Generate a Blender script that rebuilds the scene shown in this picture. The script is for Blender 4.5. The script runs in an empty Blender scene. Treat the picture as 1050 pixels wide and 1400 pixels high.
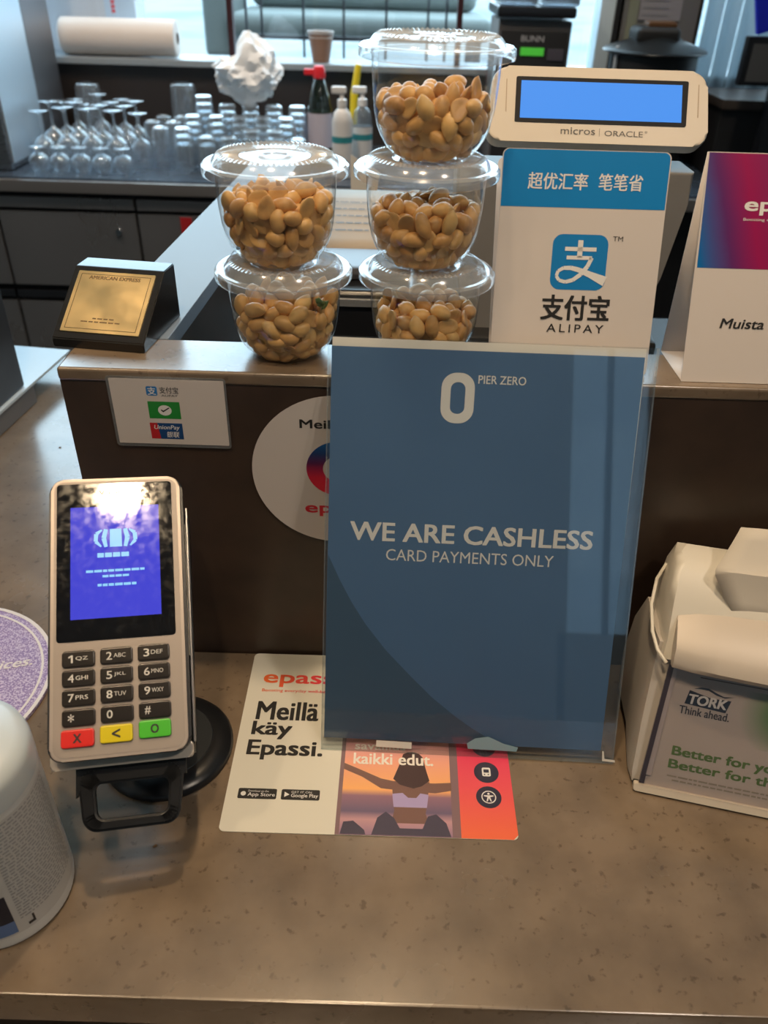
import bpy, bmesh, math, random
import numpy as np
from mathutils import Vector, Matrix, Euler
random.seed(7)
SC = bpy.context.scene
COL = SC.collection
R = math.radians
H = 0.2665                      # height of the raised ledge above the counter

# ------------------------------------------------------------------ camera
CP = Vector((0.2288, -0.5031, 0.5048)); FPX = 1096.2; PT = 0.6087; RO = -0.0296; YA = -0.0013
Fv = Vector((math.sin(YA)*math.cos(PT), math.cos(YA)*math.cos(PT), -math.sin(PT)))
R0 = Vector((math.cos(YA), -math.sin(YA), 0)); U0 = R0.cross(Fv)
Rv = math.cos(RO)*R0 - math.sin(RO)*U0; Uv = math.sin(RO)*R0 + math.cos(RO)*U0
cam = bpy.data.cameras.new('camera'); camo = bpy.data.objects.new('camera', cam); COL.objects.link(camo)
camo.matrix_world = Matrix(((Rv.x, Uv.x, -Fv.x, CP.x), (Rv.y, Uv.y, -Fv.y, CP.y), (Rv.z, Uv.z, -Fv.z, CP.z), (0, 0, 0, 1)))
cam.sensor_fit = 'VERTICAL'; cam.sensor_height = 36; cam.lens = FPX/1400*36
cam.clip_start = .01; cam.clip_end = 200
cam.dof.use_dof = True; cam.dof.focus_distance = .62; cam.dof.aperture_fstop = 8.5
SC.camera = camo
def at(px, py, Y):              # point of the plane y=Y seen at a pixel, used to lay out the far back bar
    d = Fv + Rv*((px-525)/FPX) - Uv*((py-700)/FPX)
    return CP + d*((Y-CP.y)/d.y)

# ------------------------------------------------------------------ world, lights, exposure
w = bpy.data.worlds.new('daylight'); SC.world = w; w.use_nodes = True
bg = w.node_tree.nodes['Background']; bg.inputs[0].default_value = (.62, .86, 1, 1); bg.inputs[1].default_value = 4.6
SC.view_settings.view_transform = 'Standard'; SC.view_settings.look = 'None'
SC.view_settings.gamma = 1; SC.view_settings.use_curve_mapping = False
SC.view_settings.exposure = 0.38
def spot(loc, target, power, col, size=.035, cone=75, blend=.6):
    l = bpy.data.lights.new('overhead_or_fill_spot', 'SPOT'); l.energy = power; l.color = col; l.shadow_soft_size = size
    l.spot_size = R(cone); l.spot_blend = blend
    o = bpy.data.objects.new('overhead_or_fill_spot', l); COL.objects.link(o); o.location = loc
    o.rotation_euler = (Vector(target)-Vector(loc)).to_track_quat('-Z', 'Y').to_euler()
    o['label'] = 'overhead or added fill spotlight'; o['category'] = 'light'
WARM = (1, .74, .46); MILD = (1, .84, .68)
spot((.103, -.61, 1.6), (.18, -.05, 0), 20, WARM, .04, 80)
spot((.9, -.75, 1.6), (.35, .0, .1), 19, MILD, .05, 80)
spot((-.5, -.5, 1.6), (.2, -.0, .1), 11, WARM, .05, 80)
spot((.2, .08, 1.6), (.2, .06, .35), 27, WARM, .03, 50)
spot((-.25, 1.3, 1.65), (-.1, 1.9, 0), 40, MILD, .04, 80)
spot((.7, 1.5, 1.9), (.4, 2.3, 0), 45, MILD, .05, 90)  # added fill lamp, brightens the right of the back bar
spot((-.9, 1.5, 1.9), (-.6, 2.2, -.1), 45, MILD, .05, 90)  # another added fill lamp, for the left of the back bar
def window_light(loc, rot, sx, sz, power, col):
    l = bpy.data.lights.new('window_daylight', 'AREA'); l.shape = 'RECTANGLE'; l.size = sx; l.size_y = sz
    l.energy = power; l.color = col
    o = bpy.data.objects.new('window_daylight', l); COL.objects.link(o); o.location = loc; o.rotation_euler = rot
    l.cycles.is_portal = True
window_light((.1, 2.60, 1.28), (R(-90), 0, 0), 6.4, 2.14, 1, (1, 1, 1))
window_light((1.38, -4.18, .65), (R(90), 0, 0), .5, 1.7, 1, (1, 1, 1))

# ------------------------------------------------------------------ materials
MATS = {}
def mat(name, col, rough=.5, metal=0, emit=0, spec=.5, coat=0, alpha=1, noise=None, bump=None, rnoise=None):
    if name in MATS: return MATS[name]
    m = bpy.data.materials.new(name); m.use_nodes = True; nt = m.node_tree; b = nt.nodes['Principled BSDF']
    b.inputs['Base Color'].default_value = (*col, 1); b.inputs['Roughness'].default_value = rough
    b.inputs['Metallic'].default_value = metal; b.inputs['Specular IOR Level'].default_value = spec
    b.inputs['Coat Weight'].default_value = coat; b.inputs['Coat Roughness'].default_value = .08
    if emit:
        b.inputs['Emission Color'].default_value = (*col, 1); b.inputs['Emission Strength'].default_value = emit
    tc = nt.nodes.new('ShaderNodeTexCoord')
    def nz(scale, detail=4, stretch=None):
        n = nt.nodes.new('ShaderNodeTexNoise'); n.inputs['Scale'].default_value = scale; n.inputs['Detail'].default_value = detail
        if stretch:
            mp = nt.nodes.new('ShaderNodeMapping'); mp.inputs['Scale'].default_value = stretch
            nt.links.new(tc.outputs['Object'], mp.inputs[0]); nt.links.new(mp.outputs[0], n.inputs['Vector'])
        else: nt.links.new(tc.outputs['Object'], n.inputs['Vector'])
        return n
    if noise:                    # (scale, other colour, lo, hi)
        n = nz(noise[0], 6); r = nt.nodes.new('ShaderNodeValToRGB')
        r.color_ramp.elements[0].position = noise[2]; r.color_ramp.elements[1].position = noise[3]
        r.color_ramp.elements[0].color = (*noise[1], 1); r.color_ramp.elements[1].color = (*col, 1)
        nt.links.new(n.outputs['Fac'], r.inputs[0]); nt.links.new(r.outputs[0], b.inputs['Base Color'])
    if rnoise:                   # (scale, lo, hi)
        n = nz(rnoise[0], 5, rnoise[3] if len(rnoise) > 3 else None); r = nt.nodes.new('ShaderNodeMapRange'); r.inputs['From Min'].default_value = .3; r.inputs['From Max'].default_value = .7
        r.inputs['To Min'].default_value = rnoise[1]; r.inputs['To Max'].default_value = rnoise[2]
        nt.links.new(n.outputs['Fac'], r.inputs['Value']); nt.links.new(r.outputs[0], b.inputs['Roughness'])
    if bump:                     # (scale, strength, distance)
        n = nz(bump[0], 3); bp = nt.nodes.new('ShaderNodeBump'); bp.inputs['Strength'].default_value = bump[1]; bp.inputs['Distance'].default_value = bump[2]
        nt.links.new(n.outputs['Fac'], bp.inputs['Height']); nt.links.new(bp.outputs[0], b.inputs['Normal'])
    MATS[name] = m; return m
def clear(name, tint, refl=1.0, rough=.03, haze=0.0, hazecol=(.8, .85, .9)):
    """thin clear plastic or glass sheet: fresnel mix of see-through and gloss, with a little milky scatter"""
    if name in MATS: return MATS[name]
    m = bpy.data.materials.new(name); m.use_nodes = True; nt = m.node_tree; nt.nodes.clear()
    out = nt.nodes.new('ShaderNodeOutputMaterial'); mx = nt.nodes.new('ShaderNodeMixShader')
    tr = nt.nodes.new('ShaderNodeBsdfTransparent'); tr.inputs[0].default_value = (*tint, 1)
    gl = nt.nodes.new('ShaderNodeBsdfGlossy'); gl.inputs['Roughness'].default_value = rough; gl.inputs[0].default_value = (1, 1, 1, 1)
    fr = nt.nodes.new('ShaderNodeFresnel'); fr.inputs[0].default_value = 1.5
    mu = nt.nodes.new('ShaderNodeMath'); mu.operation = 'MULTIPLY'; mu.inputs[1].default_value = refl; mu.use_clamp = True
    ge = nt.nodes.new('ShaderNodeNewGeometry'); ma = nt.nodes.new('ShaderNodeMath'); ma.operation = 'MULTIPLY_ADD'; ma.inputs[1].default_value = 1/1.5-1.5; ma.inputs[2].default_value = 1.5
    nt.links.new(ge.outputs['Backfacing'], ma.inputs[0]); nt.links.new(ma.outputs[0], fr.inputs[0])
    nt.links.new(fr.outputs[0], mu.inputs[0]); nt.links.new(mu.outputs[0], mx.inputs[0])
    base = tr.outputs[0]
    if haze:
        df = nt.nodes.new('ShaderNodeBsdfDiffuse'); df.inputs[0].default_value = (*hazecol, 1)
        m2 = nt.nodes.new('ShaderNodeMixShader'); m2.inputs[0].default_value = haze
        nt.links.new(tr.outputs[0], m2.inputs[1]); nt.links.new(df.outputs[0], m2.inputs[2]); base = m2.outputs[0]
    nt.links.new(base, mx.inputs[1]); nt.links.new(gl.outputs[0], mx.inputs[2]); nt.links.new(mx.outputs[0], out.inputs[0])
    MATS[name] = m; return m
def gradient(name, stops, axis=(1, 0, 0), lo=0, hi=1, rough=.4, wob=0, coat=0):
    """printed colour gradient along an object-space direction"""
    m = bpy.data.materials.new(name); m.use_nodes = True; nt = m.node_tree; b = nt.nodes['Principled BSDF']; b.inputs['Roughness'].default_value = rough
    b.inputs['Coat Weight'].default_value = coat
    tc = nt.nodes.new('ShaderNodeTexCoord'); dp = nt.nodes.new('ShaderNodeVectorMath'); dp.operation = 'DOT_PRODUCT'; dp.inputs[1].default_value = axis
    nt.links.new(tc.outputs['Object'], dp.inputs[0]); mr = nt.nodes.new('ShaderNodeMapRange'); mr.inputs['From Min'].default_value = lo; mr.inputs['From Max'].default_value = hi
    src = dp.outputs['Value']
    if wob:
        n = nt.nodes.new('ShaderNodeTexNoise'); n.inputs['Scale'].default_value = 18; nt.links.new(tc.outputs['Object'], n.inputs['Vector'])
        mm = nt.nodes.new('ShaderNodeMath'); mm.operation = 'MULTIPLY_ADD'; mm.inputs[1].default_value = wob; nt.links.new(n.outputs['Fac'], mm.inputs[0]); nt.links.new(src, mm.inputs[2]); src = mm.outputs[0]
    nt.links.new(src, mr.inputs['Value']); r = nt.nodes.new('ShaderNodeValToRGB'); e = r.color_ramp.elements
    e[0].position = stops[0][0]; e[0].color = (*stops[0][1], 1); e[1].position = stops[-1][0]; e[1].color = (*stops[-1][1], 1)
    for p, c in stops[1:-1]:
        q = e.new(p); q.color = (*c, 1)
    nt.links.new(mr.outputs[0], r.inputs[0]); nt.links.new(r.outputs[0], b.inputs['Base Color']); return m
def s(r, g, b): return tuple(((c/255+.055)/1.055)**2.4 if c > 10 else c/255/12.92 for c in (r, g, b))

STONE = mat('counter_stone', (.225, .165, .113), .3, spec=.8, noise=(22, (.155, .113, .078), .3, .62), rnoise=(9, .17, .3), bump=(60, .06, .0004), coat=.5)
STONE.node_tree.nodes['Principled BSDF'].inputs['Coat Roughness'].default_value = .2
# darker flecks in the counter stone
nt = STONE.node_tree; b_ = nt.nodes['Principled BSDF']; lk = b_.inputs['Base Color'].links[0].from_socket
tc_ = [n for n in nt.nodes if n.type == 'TEX_COORD'][0]
n1 = nt.nodes.new('ShaderNodeTexNoise'); n1.inputs['Scale'].default_value = 150; n1.inputs['Detail'].default_value = 4; nt.links.new(tc_.outputs['Object'], n1.inputs['Vector'])
r1 = nt.nodes.new('ShaderNodeValToRGB'); r1.color_ramp.elements[0].position = .31; r1.color_ramp.elements[1].position = .39
r1.color_ramp.elements[0].color = (.6, .58, .57, 1); r1.color_ramp.elements[1].color = (1, 1, 1, 1); nt.links.new(n1.outputs['Fac'], r1.inputs[0])
mx_ = nt.nodes.new('ShaderNodeMix'); mx_.data_type = 'RGBA'; mx_.blend_type = 'MULTIPLY'; mx_.inputs['Factor'].default_value = 1
nt.links.new(lk, mx_.inputs['A']); nt.links.new(r1.outputs[0], mx_.inputs['B']); nt.links.new(mx_.outputs['Result'], b_.inputs['Base Color'])
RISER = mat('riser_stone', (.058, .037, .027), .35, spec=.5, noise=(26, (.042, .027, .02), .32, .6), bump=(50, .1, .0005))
WHITE = mat('white_print_card', (.64, .585, .555), .45)
PAPER = mat('paper_white', (.8, .77, .72), .7)
INK = mat('black_ink', (.015, .014, .014), .5)
WINK = mat('white_ink', (.78, .77, .76), .5)
CLEAR = clear('clear_acrylic', (.97, .98, .98), 1.0, .02)
CLEAR_EDGE = clear('clear_acrylic_edge', (.93, .96, .96), 1.6, .08, .06)
PET = clear('clear_pet_cup', (.985, .985, .985), 1.15, .05, .012)
PETLID = clear('clear_pet_lid', (.95, .965, .98), 1.5, .14, .26, (.85, .92, 1))  # bluish haze colour stands in for sky reflected on the lids
GLASS = clear('bar_glass', (.90, .94, .97), 3.0, .06, .08, (.75, .85, .95))  # blue daylight on the glasses is partly mixed in as diffuse haze
STEEL = mat('brushed_steel', (.42, .42, .43), .3, 1, rnoise=(30, .22, .4, (1, 1, 12)))
DSTEEL = mat('dark_steel', (.12, .12, .13), .35, 1)
BLACKP = mat('black_plastic', (.012, .013, .016), .28)
MBLACK = mat('matte_black', (.01, .01, .011), .6)

# ------------------------------------------------------------------ helpers
def link(name, bm, m, parent=None, smooth=True, ang=40):
    me = bpy.data.meshes.new(name); bmesh.ops.recalc_face_normals(bm, faces=bm.faces); bm.to_mesh(me); bm.free()
    for x in (m if isinstance(m, (list, tuple)) else [m]): me.materials.append(x)
    if smooth:
        me.polygons.foreach_set('use_smooth', [True]*len(me.polygons)); me.set_sharp_from_angle(angle=R(ang))
    o = bpy.data.objects.new(name, me); COL.objects.link(o)
    if parent: o.parent = parent
    if smooth and len(me.polygons) < 400: o.modifiers.new('even_normals', 'WEIGHTED_NORMAL').keep_sharp = True
    return o
def tag(o, label, cat, group=None, kind=None):
    o['label'] = label; o['category'] = cat
    if group: o['group'] = group
    if kind: o['kind'] = kind
    return o
def thing(name, label, cat, loc=(0, 0, 0), rot=(0, 0, 0), group=None):
    o = bpy.data.objects.new(name, None); COL.objects.link(o); o.location = loc; o.rotation_euler = rot; o.empty_display_size = .02
    return tag(o, label, cat, group)
def struct(name, bm, m, **k):
    o = link(name, bm, m, **k); o['kind'] = 'structure'; return o
def box(bm, x0, x1, y0, y1, z0, z1, bev=0, seg=2):
    g = bmesh.ops.create_cube(bm, size=1, matrix=Matrix.Translation(((x0+x1)/2, (y0+y1)/2, (z0+z1)/2)) @ Matrix.Diagonal((x1-x0, y1-y0, z1-z0, 1)))
    if bev:
        es = list({e for v in g['verts'] for e in v.link_edges}); bmesh.ops.bevel(bm, geom=es, offset=bev, segments=seg, affect='EDGES', profile=.5)
    return bm
def B(*a, **k): return box(bmesh.new(), *a, **k)
def rrect(x0, y0, x1, y1, r=2, n=5):
    p = []
    for cx, cy, a in ((x1-r, y1-r, 0), (x0+r, y1-r, 90), (x0+r, y0+r, 180), (x1-r, y0+r, 270)):
        for i in range(n+1): t = R(a+90*i/n); p.append((cx+r*math.cos(t), cy+r*math.sin(t)))
    return p
def circ(cx, cy, r, n=32, r2=None): return [(cx+r*math.cos(2*math.pi*i/n), cy+(r2 or r)*math.sin(2*math.pi*i/n)) for i in range(n)]
def flat(bm, pts, z=0, k=.001):
    return bm.faces.new([bm.verts.new((x*k, y*k, z*k)) for x, y in pts])
def prism(bm, pts, z0, z1, k=.001, bev=0, mi=0):
    n = len(pts); a = [bm.verts.new((x*k, y*k, z0*k)) for x, y in pts]; b = [bm.verts.new((x*k, y*k, z1*k)) for x, y in pts]
    fs = [bm.faces.new(a[::-1]), bm.faces.new(b)]
    for i in range(n): fs.append(bm.faces.new((a[i], a[(i+1) % n], b[(i+1) % n], b[i])))
    if bev:
        es = [e for e in bm.edges if e.verts[0] in b and e.verts[1] in b]
        bmesh.ops.bevel(bm, geom=es, offset=bev*k, segments=2, affect='EDGES', profile=.5)
    for f in fs:
        if f.is_valid: f.material_index = mi
    return bm
def P_(pts, z0, z1, **k): return prism(bmesh.new(), pts, z0, z1, **k)
def F_(pts, z=0, **k):
    bm = bmesh.new(); flat(bm, pts, z, **k); return bm
def ringface(bm, outer, inner, z0, z1, k=.001):
    n = len(outer); L = []
    for pts, z in ((outer, z0), (outer, z1), (inner, z1), (inner, z0)): L.append([bm.verts.new((x*k, y*k, z*k)) for x, y in pts])
    for a in range(4):
        if z0 == z1 and a != 1: continue
        for i in range(n):
            j = (i+1) % n; bm.faces.new((L[a][i], L[a][j], L[(a+1) % 4][j], L[(a+1) % 4][i]))
    if z0 == z1:
        bmesh.ops.delete(bm, geom=[v for v in bm.verts if not v.link_faces], context='VERTS')
    return bm
def lathe(bm, prof, n=40, c=(0, 0, 0), mod=None, close=False):
    rings = []
    for k_, (r, z) in enumerate(prof):
        if r < 1e-6: rings.append([bm.verts.new((c[0], c[1], c[2]+z))])
        else:
            L = []
            for i in range(n):
                rr, zz = (mod(k_, i, r, z) if mod else (r, z)); t = 2*math.pi*i/n
                L.append(bm.verts.new((c[0]+rr*math.cos(t), c[1]+rr*math.sin(t), c[2]+zz)))
            rings.append(L)
    for a, b in zip(rings, rings[1:]):
        for i in range(n):
            j = (i+1) % n
            if len(a) == 1 and len(b) == 1: continue
            if len(a) == 1: bm.faces.new((a[0], b[j], b[i]))
            elif len(b) == 1: bm.faces.new((a[i], a[j], b[0]))
            else: bm.faces.new((a[i], a[j], b[j], b[i]))
    return bm
def L_(prof, n=40, **k): return lathe(bmesh.new(), prof, n, **k)
def tube(bm, pts, r, n=8, cap=True):
    pts = [Vector(p) for p in pts]; rings = []
    for i, p in enumerate(pts):
        d = (pts[min(i+1, len(pts)-1)]-pts[max(i-1, 0)]).normalized(); q = d.to_track_quat('Z', 'Y')
        rr = r[i] if isinstance(r, (list, tuple)) else r
        rings.append([bm.verts.new(p+q @ Vector((rr*math.cos(2*math.pi*k/n), rr*math.sin(2*math.pi*k/n), 0))) for k in range(n)])
    for a, b in zip(rings, rings[1:]):
        for i in range(n): bm.faces.new((a[i], a[(i+1) % n], b[(i+1) % n], b[i]))
    if cap: bm.faces.new(rings[0][::-1]); bm.faces.new(rings[-1])
    return bm
def T_(pts, r, n=8): return tube(bmesh.new(), pts, r, n)
def text(body, rect, m, parent, z=.35, bold=0, shear=0, name='lettering', space=1.0, label=None, warp=None):
    """flat lettering fitted into the rectangle (x0,y0,x1,y1) in millimetres of the parent's own plane"""
    c = bpy.data.curves.new('lettering', 'FONT'); c.body = body; c.shear = shear; c.space_character = space; c.resolution_u = 3
    o = bpy.data.objects.new('lettering', c); COL.objects.link(o); bpy.context.view_layer.update()
    dg = bpy.context.evaluated_depsgraph_get(); me = bpy.data.meshes.new_from_object(o.evaluated_get(dg))
    bpy.data.objects.remove(o); bpy.data.curves.remove(c)
    v = np.zeros(len(me.vertices)*3); me.vertices.foreach_get('co', v); v = v.reshape(-1, 3)
    if len(v) == 0: return None
    lo, hi = v.min(0), v.max(0); x0, y0, x1, y1 = rect
    v[:, 0] = (x0+(v[:, 0]-lo[0])/(hi[0]-lo[0])*(x1-x0))*.001; v[:, 1] = (y0+(v[:, 1]-lo[1])/max(hi[1]-lo[1], 1e-6)*(y1-y0))*.001; v[:, 2] = z*.001
    if warp: v = np.array([warp(*p) for p in v])
    if bold:                     # heavier strokes: the same outline laid down several times, slightly shifted
        hgt = (y1-y0)*.001*bold*.9; fl = [tuple(q.vertices) for q in me.polygons]; N = len(v); vs = []; fs = []
        for k, (dx, dy) in enumerate(((-1, -.6), (1, -.6), (-1, .6), (1, .6), (0, 0))):
            vs.append(v+np.array((dx*hgt, dy*hgt, k*2e-6)) if not warp else v); fs += [tuple(i+k*N for i in q) for q in fl]
        me = bpy.data.meshes.new(name); me.from_pydata(np.concatenate(vs).tolist(), [], fs); v = np.concatenate(vs)
    me.vertices.foreach_set('co', v.ravel()); me.update(); me.materials.clear(); me.materials.append(m); me.name = name
    t = bpy.data.objects.new(name, me); COL.objects.link(t); t.parent = parent
    if label: t['label'] = label
    return t
def dashes(bm, x0, x1, y, h, rng, z=.35, wmin=2, wmax=7, gap=1.0, k=.001, f=None):
    """a line of print too small to read: word-long bars"""
    x = x0
    while x < x1-wmin:
        wd = min(rng.uniform(wmin, wmax), x1-x); pts = [(x, y), (x+wd, y), (x+wd, y+h), (x, y+h)]
        if f: bm.faces.new([bm.verts.new(f(a, b)) for a, b in pts])
        else: flat(bm, pts, z, k)
        x += wd+gap
    return bm

# ------------------------------------------------------------------ the setting
FLOORZ = -.95
struct('floor', B(-3.2, 3.4, -4.2, 2.9, FLOORZ-.05, FLOORZ), mat('floor_tiles', (.06, .055, .05), .5))
CEIL = mat('ceiling_paint', (.78, .72, .64), .8)
struct('ceiling', B(-3.2, 3.4, -4.2, 2.75, 2.6, 2.7), CEIL)
struct('wall_left', B(-3.3, -3.2, -4.2, 2.9, FLOORZ, 2.7), mat('wall_paint', (.35, .31, .28), .7))
struct('wall_right', B(3.4, 3.5, -4.2, 2.9, FLOORZ, 2.7), MATS['wall_paint'])
SILLZ = .196
DARKW = mat('dark_brown_panel', (.022, .016, .013), .45)
struct('wall_back', B(-3.2, 3.4, 2.56, 2.66, FLOORZ, SILLZ-.02), DARKW)
struct('trim_sill', B(-3.2, 3.4, 2.53, 2.72, SILLZ-.02, SILLZ, bev=.003), mat('sill_grey', (.23, .26, .28), .35))
bm = box(bmesh.new(), -3.2, 1.15, -4.3, -4.2, FLOORZ, 2.7); box(bm, 1.62, 3.4, -4.3, -4.2, FLOORZ, 2.7); box(bm, 1.1, 3.1, -4.3, -4.2, FLOORZ, -.2); box(bm, 1.1, 3.1, -4.3, -4.2, 1.5, 2.7)
struct('wall_front', bm, MATS['wall_paint'])
struct('window_4', B(1.15, 1.62, -4.26, -4.25, -.2, 1.5), clear('tinted_glass', (.30, .33, .36), .5, .02))  # unseen pane behind the camera, tinted to weaken its reflection in the sign
struct('trim_4', B(1.36, 1.39, -4.25, -4.2, -.2, 1.5), DARKW)
struct('wall_header', B(-3.2, 3.4, 2.56, 2.66, 2.35, 2.7), DARKW)
REDM = mat('dark_red_mullion', (.03, .006, .007), .4)
for n, px in enumerate((318, 626), 1):
    p = at(px, 60, 2.62); struct('trim_%d' % n, B(p.x-.009, p.x+.009, 2.60, 2.64, SILLZ, 2.35), REDM)
for n, (a, b) in enumerate(((-3.2, -.06), (-.04, .55), (.57, 3.4)), 1):
    struct('window_%d' % n, B(a, b, 2.615, 2.62, SILLZ, 2.35), clear('window_glass', (.97, .985, 1), .8, .01))
# white column between window and door frame, white curtain strips
p = at(822, 60, 2.6); struct('trim_3', B(p.x-.04, p.x+.035, 2.5, 2.6, SILLZ-.3, 2.35, bev=.003), mat('white_column', (.65, .78, .85), .5))

# outside: pale paving, terrace rail, bench
struct('ground', B(-60, 60, 2.8, 110, -1.06, -1.0), mat('snowy_paving', (.165, .18, .18), .7, noise=(.5, (.09, .135, .155), .35, .55)))
GREYO = mat('outdoor_grey', (.28, .30, .31), .6)
rail = thing('terrace_screen', 'dark thin-barred metal screen outside the window behind the peanut cups', 'screen', (0, 3.6, -1.0))
zt = 1.6
hb = at(470, 53, 3.6)
x0, x1 = at(335, 50, 3.6).x, at(612, 50, 3.6).x
link('rail', B(x0, x1, -.012, .012, hb.z+1.0-.008, hb.z+1.0+.008), DSTEEL, rail)
for px in (337, 358, 415, 470, 528, 585, 610):
    x = at(px, 30, 3.6).x; link('bar', B(x-.005, x+.005, -.006, .006, 0, zt), DSTEEL, rail)
bn = thing('outdoor_bench', 'pale cushioned outdoor bench beyond the metal screen', 'bench', (at(470, 20, 4.4).x, 4.4, -1.0))
OC = mat('outdoor_cushion', (.19, .215, .205), .8)
z0 = at(470, 50, 4.2).z+1.0; z1 = at(470, 8, 4.6).z+1.0
link('seat_cushion', B(-.55, .75, -.35, .25, z0, z0+.10, bev=.04, seg=3), OC, bn)
link('back_cushion', B(-.5, .7, .12, .3, z0+.1, z0+.42, bev=.05, seg=3), OC, bn)
link('armrest', B(-.68, -.55, -.3, .3, z0-.1, z0+.3, bev=.03), OC, bn)
for sx in (-.5, .68):
    for sy in (-.28, .22): link('leg', B(sx-.02, sx+.02, sy-.02, sy+.02, 0, z0+.01), GREYO, bn)

# ------------------------------------------------------------------ guest counter and raised ledge
c = thing('bar_counter', 'mottled brown stone bar counter that everything in front stands on', 'counter', (0, 0, 0))
link('worktop', B(-.9, 1.3, -.2838, 0.0, -.034, 0, bev=.0022), STONE, c)
link('worktop', B(-.9, -.002, 0.0, .60, -.034, 0, bev=.0012), STONE, c)
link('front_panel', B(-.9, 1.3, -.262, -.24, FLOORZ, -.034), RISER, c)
link('side_panel', B(-.9, .02, .56, .58, FLOORZ, -.034), DARKW, c)
link('foot_ledge', B(-.9, 1.3, -.40, -.262, -.13, -.10, bev=.003), STONE, c)
lg = thing('raised_ledge', 'dark brown stone upstand with a narrow ledge top, behind the counter', 'ledge', (0, 0, 0))
link('ledge_top', B(0, 1.3, 0, .0548, H-.010, H, bev=.0025, seg=3), STONE, lg)
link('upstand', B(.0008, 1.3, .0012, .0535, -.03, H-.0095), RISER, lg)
# return wing running back from the ledge, slightly splayed
bm = bmesh.new()
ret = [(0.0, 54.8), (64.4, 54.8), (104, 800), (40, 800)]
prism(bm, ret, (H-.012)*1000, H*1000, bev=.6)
link('return_top', bm, mat('skylit_laminate', (.17, .20, .24), .42, spec=.25), lg)  # bluish window reflection put into the base colour
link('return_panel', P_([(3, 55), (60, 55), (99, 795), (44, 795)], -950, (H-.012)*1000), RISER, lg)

# left: grey block with thin pale board, and tall dark machine on it
sb = thing('side_slab', 'low grey slab with thin pale top at the left end of the counter', 'shelf', (-.2495, .37, 0), (0, 0, -R(6.5)))
link('base_block', B(-.4, -.001, -.35, .085, 0.0005, .026, bev=.001), mat('grey_laminate', (.17, .16, .16), .4), sb)
link('top_board', B(-.4, .001, -.35, .19, .026, .030, bev=.0006), mat('pale_board', (.6, .68, .74), .3), sb)
mc = thing('counter_machine', 'tall dark grey metal machine side standing on the pale board at left', 'machine', (-.2515, .37, .0303), (0, 0, -R(5.2)))
link('housing', B(-.32, -.001, -.33, .073, 0, .5, bev=.003), mat('dark_grey_metal', (.10, .105, .115), .38, .6, rnoise=(14, .3, .5)), mc)
link('top_cover', B(-.325, .003, -.335, .078, .5, .52, bev=.004), BLACKP, mc)
link('side_seam', B(-.0012, .0004, -.2, -.196, .02, .48), MBLACK, mc)

# ------------------------------------------------------------------ printed flyer on counter
FL = thing('flyer', 'white, sunset and orange printed flyer lying under the acrylic sign', 'flyer', (0, 0, .0003))
def rquad(x0, y0, x1, y1, tl=0): return [(x0, y0), (x1, y0), (x1+tl*1.0, y1), (x0+tl, y1)]
fo = rrect(119.5, -174.3, 329, -1.5, 4)
link('sheet', P_(fo, 0, .5), mat('flyer_white', (.74, .72, .64), .4), FL)
warm = gradient('flyer_orange', [(0, s(245, 110, 70)), (.45, s(236, 80, 92)), (1, s(220, 30, 100))], (0, 1, 0), -.174, -.08, .35)
link('orange_panel', F_([(285.5, -174.2), (325.5, -174.2), (329, -170.5), (329, -1.5), (285.5, -1.5)], .62), warm, FL)
pinkf = mat('flyer_phone_rim', (.22, .13, .15), .4)
link('phone_frame', F_([(200.5, -174.2), (289, -174.2), (290.5, -20), (202, -20)], .66), pinkf, FL)
sky = gradient('flyer_sunset', [(0, s(150, 120, 150)), (.13, s(196, 150, 160)), (.2, s(110, 95, 125)), (.34, s(150, 110, 130)), (.4, s(250, 180, 110)), (.66, s(240, 165, 140)), (1, s(190, 150, 185))], (0, 1, 0), -.174, -.08, .3)
link('phone_screen', F_([(203.5, -173.8), (283, -173.8), (284.5, -24), (205, -24)], .72), sky, FL)
skin = mat('flyer_skin', (.19, .095, .08), .4); hair = mat('flyer_hair', (.055, .025, .028), .4); top_ = mat('flyer_top', (.42, .34, .62), .4); dk = mat('flyer_dark_print', (.06, .05, .09), .4)
bm = bmesh.new()
flat(bm, [(204, -114), (214, -118.5), (232, -127), (246, -130), (246, -137), (232, -135.5), (218, -126), (204, -119.5)], .76)      # left arm
flat(bm, [(284, -129), (272, -130), (262, -130), (262, -138), (272, -138.5), (284, -136)], .76)                                # right arm
flat(bm, [(240, -129), (268, -129), (266, -146), (264.5, -156), (267, -164), (240, -164), (242, -154), (241, -144)], .77)        # back
link('figure_print', bm, skin, FL)
link('figure_print', F_([(248, -106)]+[(255+9*math.cos(t), -110+8*math.sin(t)) for t in (2.4, 1.9, 1.4, .9, .4)]+[(266, -120), (268, -128), (262, -133), (256, -135), (246, -132), (241, -127), (245, -116)], .8), hair, FL)
link('figure_print', F_([(240.5, -140), (248, -139), (252, -143), (258, -143), (261, -139), (267, -140), (265.5, -151), (241.5, -151)], .81), top_, FL)
bm = bmesh.new()
flat(bm, [(226, -173.6), (230, -160), (236, -155), (242, -160), (246, -168), (262, -168), (266, -158), (272, -156), (279, -163), (282, -173.6)], .82)
flat(bm, [(204, -173.6), (206, -164), (213, -163), (221, -170), (222, -173.6)], .78)
link('figure_print', bm, dk, FL)  # dark printed legs and lower shapes of the picture
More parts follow.
